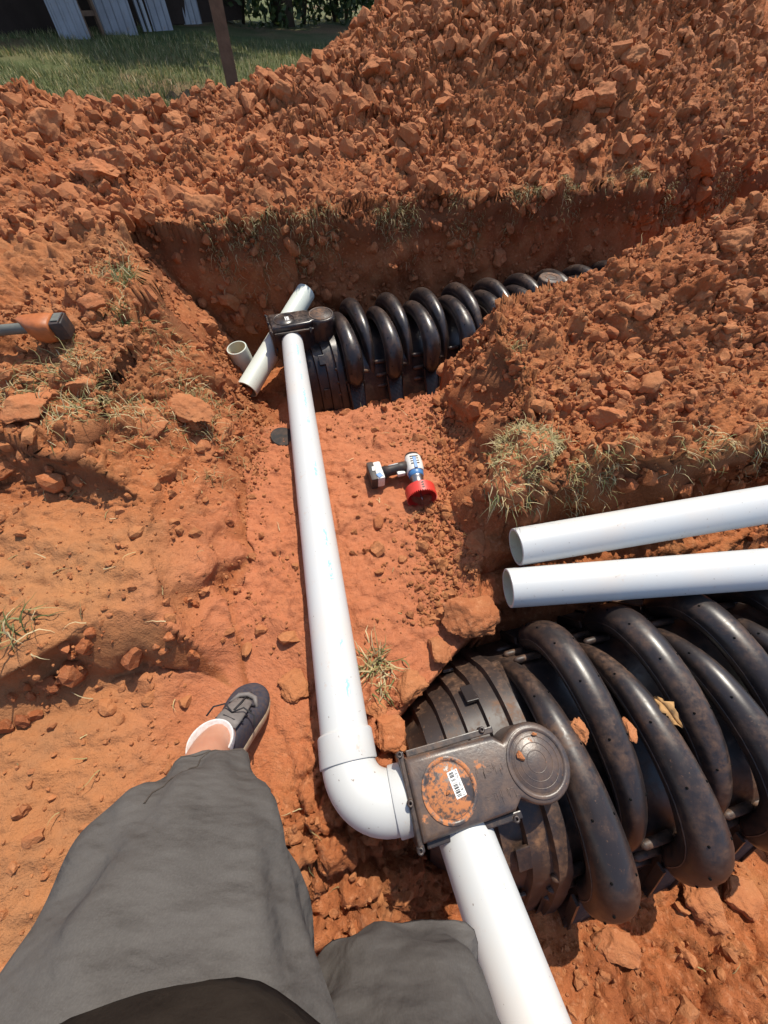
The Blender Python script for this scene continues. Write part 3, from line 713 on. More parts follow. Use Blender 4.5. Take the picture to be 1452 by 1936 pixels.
# clods and a leaf on the near chamber
def on_ch(px, py, Zc, s, label, k):
    p = atz(px, py, Zc); o = obj('dirt_clod', ROCK3[k], None, label, 'clod', None, None, p, (.3, .2, k)); o.scale = (s*.75, s*.6, s*.55); return o
on_ch(1190, 1378, .285, .040, 'small orange clod caught between ribs of the near chamber, beside the dry leaf', 1)
on_ch(1098, 1385, .285, .042, 'long smear of orange clay between the first two ribs', 4).rotation_euler = (0, 0, 2.1)
on_ch(1152, 1590, .22, .014, 'crumb of clay low between the first ribs', 2)
on_ch(985, 1432, .335, .012, 'crumb of clay on the round port of the near end cap', 5)
on_ch(1010, 1388, .334, .007, 'tiny crumb near the top of the round port', 0)
on_ch(848, 1498, .334, .007, 'crumb of clay in the middle of the smeared knockout disc', 3)
M_LEAF = plain('dry_leaf', (.42, .24, .10), .8, .2, .4, 60)
lf = MB(); nl = 9
for s in (-1, 1):
    V = []; 
    for i in range(nl):
        t = i/(nl-1); w_ = .017*math.sin(math.pi*min(1, t*.9+.08))*(1+.35*math.sin(i*2.6)); 
        V += [((t-.5)*.07, 0, .012*math.sin(t*5)), ((t-.5)*.07, s*w_*.5, .012*math.sin(t*5)+.004), ((t-.5)*.07+.003, s*w_, .012*math.sin(t*5)+.011*math.cos(i*1.7))]
    lf.add(V, [(i*3+j, i*3+j+1, i*3+j+4, i*3+j+3) for i in range(nl-1) for j in range(2)])
pl = atz(1262, 1345, .29); 
lo = lf.build('dry_leaf', M_LEAF, None, label='curled dry tan leaf lying on the near chamber ribs', cat='leaf', loc=pl, rot=(.25, -.3, -1.1))
lo.modifiers.new('thickness', 'SOLIDIFY').thickness = .0008

# ------------------------------------------------------------------ grass
def grass_mat():
    m, t, b = mat('grass_blades'); c = N(t, 'ShaderNodeAttribute', attribute_name='blade').outputs['Color']
    t.links.new(c, b.inputs['Base Color']); b.inputs['Roughness'].default_value = .65; b.inputs['Specular IOR Level'].default_value = .25
    tr = N(t, 'ShaderNodeBsdfTranslucent'); t.links.new(c, tr.inputs[0]); mx = N(t, 'ShaderNodeMixShader'); mx.inputs[0].default_value = .25
    t.links.new(b.outputs[0], mx.inputs[1]); t.links.new(tr.outputs[0], mx.inputs[2]); t.links.new(mx.outputs[0], t.nodes['Material Output'].inputs[0]); return m
M_GRASS = grass_mat()
GREEN = np.array([(.10, .125, .038), (.15, .17, .06), (.20, .205, .085)]); STRAW = np.array([(.46, .36, .17), (.36, .27, .12), (.30, .26, .11), (.55, .46, .26)])
def blades(base, length, width, lean, straw, rg, seg=4, droop=1.0, dirv=None):
    """base (n,3); returns verts, quads, colours of curved tapering blades"""
    n = len(base); az = rg.uniform(0, 2*math.pi, n) if dirv is None else dirv
    L = length*rg.uniform(.5, 1.25, n); ln = lean*rg.uniform(.3, 1.3, n); V = np.zeros((n, seg+1, 2, 3))
    p = base.copy(); a = ln.copy(); side = np.stack([-np.sin(az), np.cos(az), np.zeros(n)], -1)
    curl = droop*rg.uniform(.1, .7, n)
    for k in range(seg+1):
        w_ = width*(1-(k/seg)**1.5)*.5+.0002; V[:, k, 0] = p-side*w_; V[:, k, 1] = p+side*w_
        d = np.stack([np.cos(az)*np.sin(a), np.sin(az)*np.sin(a), np.cos(a)], -1); p = p+d*(L/seg)[:, None]; a = a+curl
        az = az+rg.normal(0, .32, n)
    i0 = (np.arange(n)*(seg+1)*2)[:, None]; k = np.arange(seg)[None]*2
    Fq = np.stack([i0+k, i0+k+1, i0+k+3, i0+k+2], -1).reshape(-1, 4)
    isd = rg.random(n) < straw; col = np.where(isd[:, None], STRAW[rg.integers(0, 4, n)], GREEN[rg.integers(0, 3, n)])*rg.uniform(.75, 1.2, (n, 1))
    C = np.concatenate([np.repeat(col, (seg+1)*2, 0), np.ones((n*(seg+1)*2, 1))], 1)
    return V.reshape(-1, 3), Fq, C
def blade_obj(name, parts, parent=None, **kw):
    V = []; Fq = []; C = []; b = 0
    for v, f, c in parts: V.append(v); Fq.append(f+b); C.append(c); b += len(v)
    return obj(name, np_mesh(name, np.concatenate(V), np.concatenate(Fq), M_GRASS, True, cols=dict(blade=np.concatenate(C))), parent, **kw)
rg = np.random.default_rng(77)
# lawn blades
n = 46000; y = 3.3+(rg.random(n)**1.6)*6.5; x = rg.uniform(-1, .22, n)*(1.2+y*.62); _, m = base_terrain(x, y); k = m['lawn'] & (fbm(x*.9, y*.9, 3, 130) > -.42); x, y = x[k], y[k]
b3 = np.stack([x, y, hz(x, y)-.003], -1)
blade_obj('lawn_grass', [blades(b3, .075, .0075, .45, .22, rg, 2)], kind='stuff', label='short green grass of the lawn behind the spoil heaps', cat='grass')
# fringe of torn turf along the back edge of the far trench
def edge_pts(n, a0, a1, c0, spread, gapseed):
    a = rg.uniform(a0, a1, n*3); k = fbm(a*4.2, a*0+gapseed, 3, 140) > -.02; a = a[k][:n]; c = c0+rg.normal(0, spread, len(a))
    ca, sa = math.cos(FA), math.sin(FA); x = FC.x+a*ca-c*sa; y = FC.y+a*sa+c*ca; return np.stack([x, y, hz(x, y)+.002], -1)
e1 = edge_pts(3000, -.72, 3.4, .478, .020, 0); e2 = edge_pts(1500, -.72, 3.4, .468, .02, 0)
dn = np.full(len(e2), FA-math.pi/2)+rg.normal(0, 1.1, len(e2))
blade_obj('turf_fringe', [blades(e1, .050, .0028, 1.1, .72, rg, 4), blades(e2, .075, .0026, 1.5, .75, rg, 5, 1.2, dn)], kind='stuff', label='torn fringe of grass and roots along the back edge of the far trench', cat='grass')
# fringe at the near trench's right bank
a = rg.uniform(.38, 1.7, 1300); k = fbm(a*5, a*0+5, 3, 150) > .05; a = a[k]; c = .635+rg.normal(0, .03, len(a)); x = NC.x+a*math.cos(NA)-c*math.sin(NA); y = NC.y+a*math.sin(NA)+c*math.cos(NA)
e3 = np.stack([x, y, hz(x, y)+.002], -1); dn = np.full(len(e3), NA-math.pi/2)+rg.normal(0, .8, len(e3))
blade_obj('turf_fringe', [blades(e3, .065, .0024, 1.3, .82, rg, 5, .9, dn)], kind='stuff', label='dry grass and roots along the bank above the loose white pipes', cat='grass')
# left bank dry grass
cx_ = np.array([(-1.02, 1.02), (-.86, .93), (-.95, .85), (-1.15, .92), (-.80, 1.22), (-.95, 1.42), (-1.15, 1.65), (-.72, 1.05), (-1.3, .8)]); pk = cx_[rg.integers(0, len(cx_), 1700)]+rg.normal(0, .055, (1700, 2))
e4 = np.stack([pk[:, 0], pk[:, 1], hz(pk[:, 0], pk[:, 1])+.002], -1)
blade_obj('bank_grass', [blades(e4, .07, .0024, 1.2, .8, rg, 5, .7)], kind='stuff', label='trampled dry grass on the left bank', cat='grass')
# straws lying about
pk = np.stack([rg.uniform(-1.3, 1.4, 420), rg.uniform(-.4, 2.0, 420)], -1); _, m = base_terrain(pk[:, 0], pk[:, 1]); zz = hz(pk[:, 0], pk[:, 1]); k = (density(pk[:, 0], pk[:, 1]) > 0); pk = pk[k]; zz = zz[k]
blade_obj('loose_straw', [blades(np.stack([pk[:, 0], pk[:, 1], zz+.006], -1), .05, .0022, 1.75, 1, rg, 5, .25)], kind='stuff', label='single dry straws scattered over the red soil', cat='straw')
def tuft(name, label, px, py, n, length, spread, straw=.4, Zg=.15, width=.003, lean=.8, parent=None):
    p = atz(px, py, Zg)
    for it in range(5): p = atz(px, py, gh(p.x, p.y))
    q = rg.normal(0, spread, (n, 2)); b = np.stack([p.x+q[:, 0], p.y+q[:, 1], hz(p.x+q[:, 0], p.y+q[:, 1])-.002], -1)
    return blade_obj(name, [blades(b, length, width, lean, straw, rg, 5, .6)], parent, label=label, cat='grass')
tuft('grass_tuft', 'yellow green grass tuft on the floor right of the long pipe above the elbow', 712, 1255, 60, .085, .02, .7, .14, .0042)
tuft('grass_tuft', 'flattened straw tuft just below the yellow green tuft by the long pipe', 722, 1305, 26, .06, .014, .8, .14, .004, 1.3)
tuft('grass_tuft', 'bright green tuft at the left corner of the far trench', 250, 540, 150, .07, .03, .15, .44, .0035)
tuft('grass_tuft', 'small green tuft on the left bank below the bright green tuft', 228, 592, 70, .055, .025, .3, .44, .003)
tuft('grass_tuft', 'thin tuft on the front of the right heap beside the far chamber', 975, 660, 45, .05, .03, .5, .3, .003)
tuft('grass_tuft', 'drooping pale blades in the bank at the left edge of the picture', 20, 1195, 24, .10, .02, .6, .2, .004)
tuft('grass_tuft', 'wispy dry tuft on the corridor floor at the foot of the left bank', 405, 905, 40, .05, .018, .9, .1, .002)
tuft('grass_tuft', 'sparse blades high on the back heap at the right edge', 1430, 110, 40, .10, .05, .3, 1.0, .005)
# sod clump
ps = atz(1000, 870, .43); sod = thing('sod_clump', 'tilted clump of turf with dry grass above the loose pipe ends', 'sod', (ps.x, ps.y, gh(ps.x, ps.y)))
rgs = np.random.default_rng(9); sv = rock_verts(IV3*1.15, rgs, 8, .12, .9)
sv = sv*np.array([.135, .13, .10])
for kk in range(3): sv += .010/(kk+1)*np.sin(sv[:, [1, 2, 0]]*(45*(kk+1))+kk)
so_ = obj('soil', np_mesh('soil', sv, IF3, M_CLOD, True), sod, loc=(0, 0, .045), rot=(.35, -.1, .3))
so_m = Matrix.Rotation(.3, 3, 'Z') @ Matrix.Rotation(-.1, 3, 'Y') @ Matrix.Rotation(.35, 3, 'X')
bw = (np.array(so_m) @ sv.T).T+np.array([0, 0, .045]); top = bw[(bw[:, 2] > .06)]; top = top[rgs.integers(0, len(top), 1150)]+rgs.normal(0, .006, (1150, 3))
edge = bw[(np.abs(bw[:, 2]-.04) < .04) & (bw[:, 1] < .02)]; edge = edge[rgs.integers(0, len(edge), 140)]
blade_obj('grass', [blades(top, .042, .0024, 1.45, .85, rgs, 5, .6), blades(edge, .080, .0026, 1.9, .62, rgs, 5, .5, np.full(140, -1.4)+rgs.normal(0, .6, 140))], sod)

# ------------------------------------------------------------------ cordless drill with hole saw
M_RED = plain('red_hole_saw_paint', (.62, .045, .03), .42, .5, .15, 40); M_DKP = plain('dark_rubber', (.028, .024, .024), .55, .4, .3, 50, var_col=(.10, .05, .03))
M_WHP = plain('white_tool_plastic', (.66, .66, .62), .4, .5, .2, 60, var_col=(.42, .26, .16)); M_BLU = plain('blue_tool_plastic', (.06, .19, .42), .4, .5, .15, 60); M_STEEL = plain('dull_steel', (.35, .33, .32), .35, .5, .3, 60, metal=.9)
sp = atz(797, 918, .17); dl = atz(712, 893, .17)
fwd = Vector((.19, -.98, 0)).normalized(); sp_z = gh(sp.x, sp.y)
drill = thing('cordless_drill', 'white and blue cordless drill with a red hole saw lying on the red floor', 'drill', (sp.x, sp.y, sp_z+.050), math.atan2(fwd.y, fwd.x))
drill.scale = (1.08, 1.08, 1.08)
# local: +x forward (mouth of the saw at x=.03), +y = left of forward, z up. Handle points to picture left = -y side here
RX = Matrix(((0, 0, 1), (0, 1, 0), (-1, 0, 0)))
hs = MB().lathe([(.005, -.014), (.050, -.014), (.053, -.011), (.053, .028), (.0505, .028), (.0505, -.010), (.005, -.010)], n=44, M=RX)
saw = hs.build('hole_saw', M_RED, drill, sharp=35)
tm = MB()
for k in range(44):
    a_ = 2*math.pi*k/44; tm.box((.030, .0517*math.cos(a_), .0517*math.sin(a_)), (.005, .0028, .0028), Matrix.Rotation(a_, 3, 'X'))
tm.build('teeth', M_RED, saw, smooth=False)
for k, a_ in enumerate((1.2, 1.2, 1.2, 2.9, 2.9, -.3, -.3)):
    a_ += .35; j = k % 3; MB().box((-.002+.010*j, .0532*math.cos(a_), .0532*math.sin(a_)), (.006, .009, .0012), Matrix.Rotation(a_-math.pi/2, 3, 'X') @ Matrix.Rotation(.5, 3, 'Z')).build('slot', M_DKP, saw, smooth=False)
MB().tube([(-.012, 0, 0), (.022, 0, 0), (.036, 0, 0)], [.004, .004, .0005], 10).build('pilot_bit', M_STEEL, saw)
MB().lathe([(.007, -.020), (.016, -.022), (.0215, -.040), (.0225, -.058), (.024, -.060), (.024, -.068), (0, -.068)], n=28, M=RX).build('chuck', M_STEEL, drill, sharp=35)
MB().lathe([(.0245, -.066), (.027, -.070), (.0285, -.088), (.027, -.092), (0, -.092)], n=28, M=RX).build('clutch_ring', M_BLU, drill, sharp=35)
def ell(x, ry, rz, cz=0, n=20, p=2.6):
    return [(x, ry*math.copysign(abs(math.cos(a))**(2/p), math.cos(a)), cz+rz*math.copysign(abs(math.sin(a))**(2/p), math.sin(a))) for a in np.linspace(0, 2*math.pi, n, endpoint=False)]
MB().loft([ell(-.086, .029, .029), ell(-.095, .032, .031), ell(-.125, .033, .033), ell(-.15, .031, .031), ell(-.158, .028, .028)]).build('motor_housing', M_WHP, drill, sharp=50)
MB().loft([ell(-.157, .0285, .0285), ell(-.168, .026, .026), ell(-.176, .018, .018)]).build('rear_cap', M_DKP, drill, sharp=50)
hp = [(-.118, -.026, 0), (-.120, -.055, -.004), (-.116, -.09, -.008), (-.110, -.118, -.010)]
MB().tube(hp, [.0235, .0225, .0205, .0250], 20, True, .95).build('handle', M_DKP, drill)
MB().box((-.094, -.052, -.004), (.016, .030, .016), Matrix.Rotation(.15, 3, 'Z'), .004).build('trigger', M_WHP, drill, smooth=False)
MB().tube([(-.125, -.06, .017), (-.123, -.095, .012)], .0022, 8).build('handle_trim', M_WHP, drill)
bt = MB(); bt.box((-.108, -.133, -.012), (.082, .030, .052), Matrix.Rotation(.12, 3, 'Z'), .008); bfo = bt.build('battery_foot', M_WHP, drill, sharp=45)
MB().box((-.082, -.1335, .0135), (.020, .018, .004), Matrix.Rotation(.5, 3, 'Z'), .001).build('badge', M_BLU, bfo, smooth=False)
for k in range(4): MB().box((-.108-.011*k, .0, .0315), (.0035, .030, .004), None, .001).build('vent_slot', M_DKP, drill, smooth=False)
MB().box((-.112, 0, .0325), (.052, .012, .0025), None, .001).build('top_stripe', M_BLU, drill, smooth=False)
MB().box((-.106, -.157, -.014), (.086, .026, .058), Matrix.Rotation(.12, 3, 'Z'), .007).build('battery', M_DKP, drill, sharp=45)
MB().box((-.112, -.152, .0155), (.020, .010, .004), None, .001).build('battery_latch', M_WHP, drill, smooth=False)

# orange tool on the left bank
M_ORG = plain('orange_tool_plastic', (.40, .115, .03), .5, .4, .35, 40); M_GRY = plain('grey_rubber_grip', (.13, .13, .11), .6, .4, .25, 40); 
pt = atz(70, 612, .5); pt = atz(70, 612, gh(pt.x, pt.y)+.045); tz = gh(pt.x, pt.y)
e0 = atz(0, 635, tz+.045); dirt_ = (Vector((pt.x, pt.y, 0))-Vector((e0.x, e0.y, 0))).normalized()
tool = thing('cordless_tool', 'orange and black cordless tool with a grey grip at the left edge', 'power tool', (pt.x, pt.y, tz+.058), math.atan2(dirt_.y, dirt_.x))
MB().tube([(-.22, 0, .004), (-.12, 0, .006), (-.03, 0, .006), (.0, 0, .004)], [.0195, .020, .0205, .021], 24, True).build('grip', M_GRY, tool, sharp=50)
MB().tube([(-.30, 0, .004), (-.26, 0, .004), (-.215, 0, .004)], [.035, .036, .029], 24).build('front_housing', M_ORG, tool, sharp=50)
def rr(x, ry, rz, cy=0, cz=0): return [(x, cy+b, cz+c_) for _, b, c_ in ell(x, ry, rz, 0, 28, 3.2)]
MB().loft([rr(-.075, .018, .014, .034, .020), rr(-.05, .036, .032, .022, .008), rr(-.02, .052, .043, .010, 0), rr(.02, .060, .046), rr(.052, .057, .043), rr(.058, .048, .036)]).build('rear_housing', M_ORG, tool, sharp=50)
tool.scale = (.80, .80, .80)
bat = MB().box((.080, 0, .002), (.050, .088, .070), Matrix.Rotation(.06, 3, 'Z'), .009).build('battery', M_DKP, tool, sharp=45)
MB().box((.082, .0, .040), (.030, .060, .004), None, .001).build('battery_label', M_GRY, bat, smooth=False)
MB().box((.098, -.005, .0415), (.004, .07, .003)).build('battery_ridge', M_STEEL, bat, smooth=False)

# ------------------------------------------------------------------ person
def fabric(name, col, sc=700):
    m, t, b = mat(name); tc = N(t, 'ShaderNodeTexCoord').outputs['Object']
    mp = N(t, 'ShaderNodeMapping'); t.links.new(tc, mp.inputs[0]); mp.inputs['Scale'].default_value = (1, 1, .12)
    n1 = noise(t, 5, 4, .5, tc); n2 = noise(t, sc, 2, .5, mp.outputs[0])
    c = mixc(t, rng(t, n1, .35, .7), col, tuple(k*.8 for k in col)); c = mixc(t, rng(t, n2, .4, .7, 0, .3), c, tuple(k*1.25 for k in col)); t.links.new(c, b.inputs['Base Color'])
    b.inputs['Roughness'].default_value = .95; b.inputs['Specular IOR Level'].default_value = .08
    mp2 = N(t, 'ShaderNodeMapping'); t.links.new(tc, mp2.inputs[0]); mp2.inputs['Rotation'].default_value = (.5, .7, .4); mp2.inputs['Scale'].default_value = (1, 3.2, 1)
    p = bump(t, b, noise(t, 6, 3, .5, mp2.outputs[0]), 1.0, .034); p = bump(t, b, noise(t, 26, 4, .6, mp2.outputs[0]), .5, .005, p)
    bump(t, b, n2, .25, .0006, p); return m
M_SHORT = fabric('taupe_grey_cloth', (.105, .096, .089)); M_TORSO = fabric('dark_brown_cloth', (.030, .023, .018))
m_, t, b = mat('skin'); tc = N(t, 'ShaderNodeTexCoord').outputs['Object']; c = mixc(t, rng(t, noise(t, 14, 4, .6, tc), .4, .7), (.50, .25, .16), (.42, .19, .12)); t.links.new(c, b.inputs['Base Color']); b.inputs['Roughness'].default_value = .5; b.inputs['Subsurface Weight'].default_value = .1; b.inputs['Subsurface Radius'].default_value = (.01, .004, .002); M_SKIN = m_
M_SEAM = fabric('seam_thread', (.085, .07, .06))
person = thing('person', 'person in taupe shorts and a dark sneaker standing over the trench, seen from above', 'person', (-.1, -.3, 0))
def W(p): return Vector(p)-Vector((-.1, -.3, 0))
def skin_body():
    J = [(-.02, -.38, .90, .12), (-.02, -.38, 1.06, .13), (-.02, -.37, 1.22, .14),
         (-.12, -.35, .84, .090), (-.20, -.22, .66, .075), (-.285, -.125, .50, .055), (-.305, -.085, .435, .053), (-.328, -.030, .365, .046), (-.343, .013, .300, .044), (-.343, .040, .235, .032), (-.338, .080, .180, .024),
         (.08, -.36, .80, .090), (.085, -.32, .62, .075), (.08, -.30, .47, .055), (.09, -.42, .36, .052), (.10, -.56, .24, .040), (.11, -.64, .165, .034), (.115, -.60, .125, .028), (.12, -.54, .115, .026)]
    E = [(0, 1), (1, 2), (0, 3), (3, 4), (4, 5), (5, 6), (6, 7), (7, 8), (8, 9), (9, 10), (0, 11), (11, 12), (12, 13), (13, 14), (14, 15), (15, 16), (16, 17), (17, 18)]
    me = bpy.data.meshes.new('body'); me.from_pydata([W(j[:3]) for j in J], E, []); me.update(); me.materials.append(M_SKIN)
    o = obj('body', me, person); sk = o.modifiers.new('skin', 'SKIN'); sk.use_smooth_shade = True
    if not me.skin_vertices: me.skin_vertices.new(name='')
    for i, j in enumerate(J):
        v = me.skin_vertices[0].data[i]; v.radius = (j[3], j[3]); v.use_root = (i == 0)
    o.modifiers.new('sub', 'SUBSURF').levels = 2; o.modifiers['sub'].render_levels = 2
skin_body()
def cloth_leg(stations, n=64, folds=1.0, seed=0, corner=0):
    """stations: (centre, rx, ry) with rings facing along the leg; adds folds"""
    S = catmull([(*c_, a_, b_) for c_, a_, b_ in stations], 70); rings = []
    for i in range(len(S)):
        p = Vector(S[i][:3]); t = (Vector(S[min(i+1, 69)][:3])-Vector(S[max(i-1, 0)][:3])).normalized()
        u = (Vector((1, 0, 0))-t*t.x).normalized(); v = t.cross(u); f = i/69; ring = []
        for k in range(n):
            a_ = 2*math.pi*k/n
            fo = .0050*math.sin(3*a_+f*5+seed)+.0035*math.sin(7*a_-f*11+seed*2)*ss(0, .5, f)+.006*math.sin(f*22+2.2*math.sin(a_+seed)+seed)*ss(.05, .3, f)*(.6+.4*math.sin(a_*2+seed))
            fo += .0022*math.sin(13*a_+f*17)
            fo *= folds*1.5; fo += corner*math.exp(-((a_-5.50)/.42)**2)*f**3; ring.append(p+u*((S[i][3]+fo)*math.cos(a_))+v*((S[i][4]+fo)*math.sin(a_)))
        rings.append(ring)
    return rings
sh = MB()
L = cloth_leg([(W((-.085, -.385, .955)), .16, .14), (W((-.105, -.350, .87)), .155, .145), (W((-.150, -.275, .765)), .150, .138), (W((-.200, -.195, .66)), .140, .128), (W((-.245, -.135, .56)), .127, .112), (W((-.272, -.105, .47)), .113, .100), (W((-.290, -.092, .405)), .106, .092)], seed=.7)
R_ = cloth_leg([(W((.03, -.39, .955)), .16, .14), (W((.045, -.375, .86)), .155, .145), (W((.048, -.348, .74)), .148, .138), (W((.044, -.312, .62)), .140, .120), (W((.036, -.292, .53)), .132, .102), (W((.030, -.280, .465)), .126, .084)], folds=.7, seed=2.1, corner=.044)
for rgz in (L, R_):
    inner = [[p+(sum((q for q in r), Vector())/len(r)-p)*.06 for p in r] for r in rgz[::-1]]
    sh.loft(rgz+inner, False, False)
so2 = sh.build('shorts', M_SHORT, person)
# hem stitching, pocket seam
sm = MB()
for rgz, idx in ((L, 66),):
    ring = rgz[idx]; pts = [p+(p-sum(ring, Vector())/len(ring)).normalized()*.0006 for p in ring]; pts.append(pts[0]); sm.tube(pts, .0013, 6, False)
def stitch(k0, i0, i1, dk=0):
    pts = []
    for i in range(i0, i1):
        r = L[i]; c_ = sum(r, Vector())/len(r); p = r[(k0+int(round(dk*(i-i0)/(i1-i0)))) % 64]; pts.append(p+(p-c_).normalized()*.0008)
    sm.tube(pts, .0012, 6, False)
stitch(43, 46, 67, 4); stitch(36, 8, 40, -2); stitch(38, 8, 38, -2)
sm.build('seam', M_SEAM, so2)
# dark brown torso form, lower edge crossing the lap
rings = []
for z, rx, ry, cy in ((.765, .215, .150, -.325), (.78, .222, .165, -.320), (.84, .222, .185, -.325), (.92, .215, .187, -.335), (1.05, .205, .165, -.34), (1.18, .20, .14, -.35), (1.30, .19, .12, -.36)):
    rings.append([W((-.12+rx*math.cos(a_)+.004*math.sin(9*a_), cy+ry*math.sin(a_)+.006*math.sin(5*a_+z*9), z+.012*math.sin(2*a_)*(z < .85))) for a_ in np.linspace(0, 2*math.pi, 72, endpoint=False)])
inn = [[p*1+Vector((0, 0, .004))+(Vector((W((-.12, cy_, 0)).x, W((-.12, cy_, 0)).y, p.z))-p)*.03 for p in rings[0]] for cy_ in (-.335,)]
MB().loft(inn+rings, False, True).build('torso_cloth', M_TORSO, person)
# sneakers
M_SHOE = plain('dark_navy_mesh', (.040, .040, .055), .8, .2, .3, 120, .0008, var_col=(.10, .065, .05)); M_SOLE = plain('worn_cream_sole', (.52, .42, .29), .7, .3, .4, 60, var_col=(.30, .17, .09)); M_PATCH = plain('grey_overlay', (.16, .14, .13), .6, .3, .3, 80); M_SOCK = plain('white_sock', (.60, .58, .57), .9, .1, .3, 60, .0015, var_col=(.40, .28, .22)); M_LACE = plain('black_lace', (.03, .028, .03), .8, .2, .2, 90)
OUTL = catmull([(-.045, -.095), (-.040, -.02), (-.043, .06), (-.051, .12), (-.045, .165), (-.018, .192), (.012, .190), (.038, .165), (.049, .12), (.042, .06), (.036, -.02), (.038, -.095), (.02, -.118), (-.02, -.120), (-.045, -.095)], 56)[:-1]
def make_shoe(loc, yaw, sock=True):
    cx2, cy2 = 0, .04
    e = obj('shoe', None, person); e.location = W(loc); e.rotation_euler = (0, 0, yaw)
    so3 = MB().loft([[(x*s+0, cy2+(y-cy2)*s, z) for x, y in OUTL] for s, z in ((.93, .0), (.99, .004), (1.0, .014), (.985, .026), (.955, .029))]).build('sole', M_SOLE, e, sharp=45)
    rings = []
    for s in np.linspace(0, 1, 12):
        ring = []
        for x, y in OUTL:
            t = (y+.12)/.312                      # 0 heel .. 1 toe
            top = np.interp(t, [0, .1, .25, .42, .55, .7, .85, 1], [.092, .088, .078, .088, .083, .064, .050, .040])
            k = math.cos(s*math.pi/2)**.62 if t > .0 else 1
            k = max(k, 0); z = .026+(top-.026)*math.sin(s*math.pi/2)
            open_ = np.interp(t, [0, .36, .44, 1], [.80, .78, .25, 0.0]); kk = open_+(1-open_)*k
            yc = min(max(y, -.08), .16); yy = yc+(y-yc)*k if t > .45 else -.025+(y+.025)*(.80+.2*k) if False else y*1
            if t > .86: yy = .15+(y-.15)*k
            if t < .14: yy = -.09+(y+.09)*(.6+.4*k)
            ring.append((x*.965*kk, yy, z))
        rings.append(ring)
    up = MB().loft(rings, False, False).build('upper', M_SHOE, e)
    tg = MB().loft([[(w_*math.cos(a_), y+.0, z+.006*math.sin(a_)) for a_ in np.linspace(0, 2*math.pi, 14, endpoint=False)] for y, z, w_ in ((.015, .098, .024), (.04, .094, .026), (.075, .082, .024), (.105, .069, .020), (.112, .064, .014))]).build('tongue', M_PATCH, e)
    for k in range(4):
        y = .035+k*.020; z = .099-k*.0080
        MB().tube([(-.028, y, z-.010), (-.012, y+.004, z-.0005), (.012, y-.002, z), (.028, y+.006, z-.010)], .0022, 8).build('lace', M_LACE, e)
    for s in (-1, 1):
        MB().tube([(0, .05, .098), (s*.020, .062, .106), (s*.045, .058, .092), (s*.052, .040, .080)], .0019, 8).build('lace', M_LACE, e)
    MB().tube([(0, .06, .094), (.002, .09, .084), (.0, .118, .068)], .0024, 8).build('lace', M_LACE, e)
    MB().tube([(-.030, .10, .060), (-.018, .122, .0635), (0, .130, .0625), (.018, .124, .062), (.030, .104, .058)], [.003, .006, .0065, .006, .003], 10, True, 1.0).build('toe_overlay', M_PATCH, e)
    if sock:
        rg_ = []
        for z, rx, ry, cy_ in ((.05, .030, .055, -.035), (.085, .036, .056, -.036), (.105, .040, .055, -.036), (.121, .039, .051, -.038), (.126, .0385, .0495, -.038), (.124, .036, .047, -.038), (.10, .028, .036, -.038)):
            rg_.append([(rx*math.cos(a_)*1.0, cy_+ry*math.sin(a_), z) for a_ in np.linspace(0, 2*math.pi, 36, endpoint=False)])
        MB().loft(rg_, False, False).build('sock', M_SOCK, e)
    return e
ls = make_shoe((-.346, -.012, .196), rad(-8)); ls.scale = (1.14, 1.0, 1.0); ls.rotation_euler = (rad(-32), 0, rad(-8))
make_shoe((.118, -.61, gh(.118, -.55)+.002), rad(-4))

# ------------------------------------------------------------------ yard behind
M_WOOD = plain('weathered_post_wood', (.17, .105, .070), .8, .2, .4, 12, .003)
p = atz(443, 176, .50); pz = gh(p.x, p.y)
for it in range(4): p = atz(443, 176, pz); pz = gh(p.x, p.y)
pb = MB(); hw = .058
pb.loft([[(sx*w_, sy*w_, z) for sx, sy in ((-1, -1), (1, -1), (1, 1), (-1, 1))] for w_, z in ((hw, -.15), (hw, .6), (hw*.99, 1.4), (hw*.97, 2.4), (hw*.8, 2.43))])
po = pb.build('wooden_post', M_WOOD, None, smooth=False, label='square brown wooden post standing behind the left spoil ridge', cat='post', loc=(p.x, p.y, pz), rot=(0, .0, .35))
p2 = atz(655, 32, .5); z2 = gh(p2.x, p2.y)
MB().tube([(0, 0, -.1), (0, 0, .9), (0, 0, 1.9)], [.05, .048, .045], 12).build('fence_post', M_WOOD, None, label='thin grey post far off in front of the dark trees', cat='post', loc=(p2.x, p2.y, z2))
# shed wall, leaning sheets
s1 = atz(115, 73, .52); s3 = atz(328, 56, .52)
lw_z = gh(s1.x, s1.y)
wd = (Vector((s3.x, s3.y, 0))-Vector((s1.x, s1.y, 0))).normalized(); wn = Vector((wd.y, -wd.x, 0))       # wn faces the camera
M_SHED = plain('brown_shed_boards', (.155, .098, .070), .85, .2, .35, 4, .004); M_SKIRT = plain('dark_skirt', (.045, .030, .024), .9, .2, .3, 6); M_ROOF = plain('rusty_roof_sheet', (.20, .15, .12), .6, .4, .3, 3)
org = Vector((s1.x, s1.y, lw_z))-wn*.42-wd*3.0
shed = thing('shed', 'brown board shed with a dark skirt at the top left corner', 'shed', org, math.atan2(wd.y, wd.x))
Ls = 7.2; cz = [(.0, .0)]
MB().box((Ls/2, 1.6, 1.45), (Ls, 3.2, 2.0)).build('wall', M_SHED, shed, smooth=False)
MB().box((Ls/2, 1.6, .22), (Ls-.06, 3.14, .46)).build('skirt', M_SKIRT, shed, smooth=False)
for k in range(24):
    MB().box((.15+k*.30, -.009, 1.45), (.292, .018, 2.0)).build('board', M_SHED, shed, smooth=False)
MB().box((Ls/2, 1.5, 2.55), (Ls+.6, 4.2, .08), Matrix.Rotation(.06, 3, 'X')).build('roof', M_ROOF, shed, smooth=False)
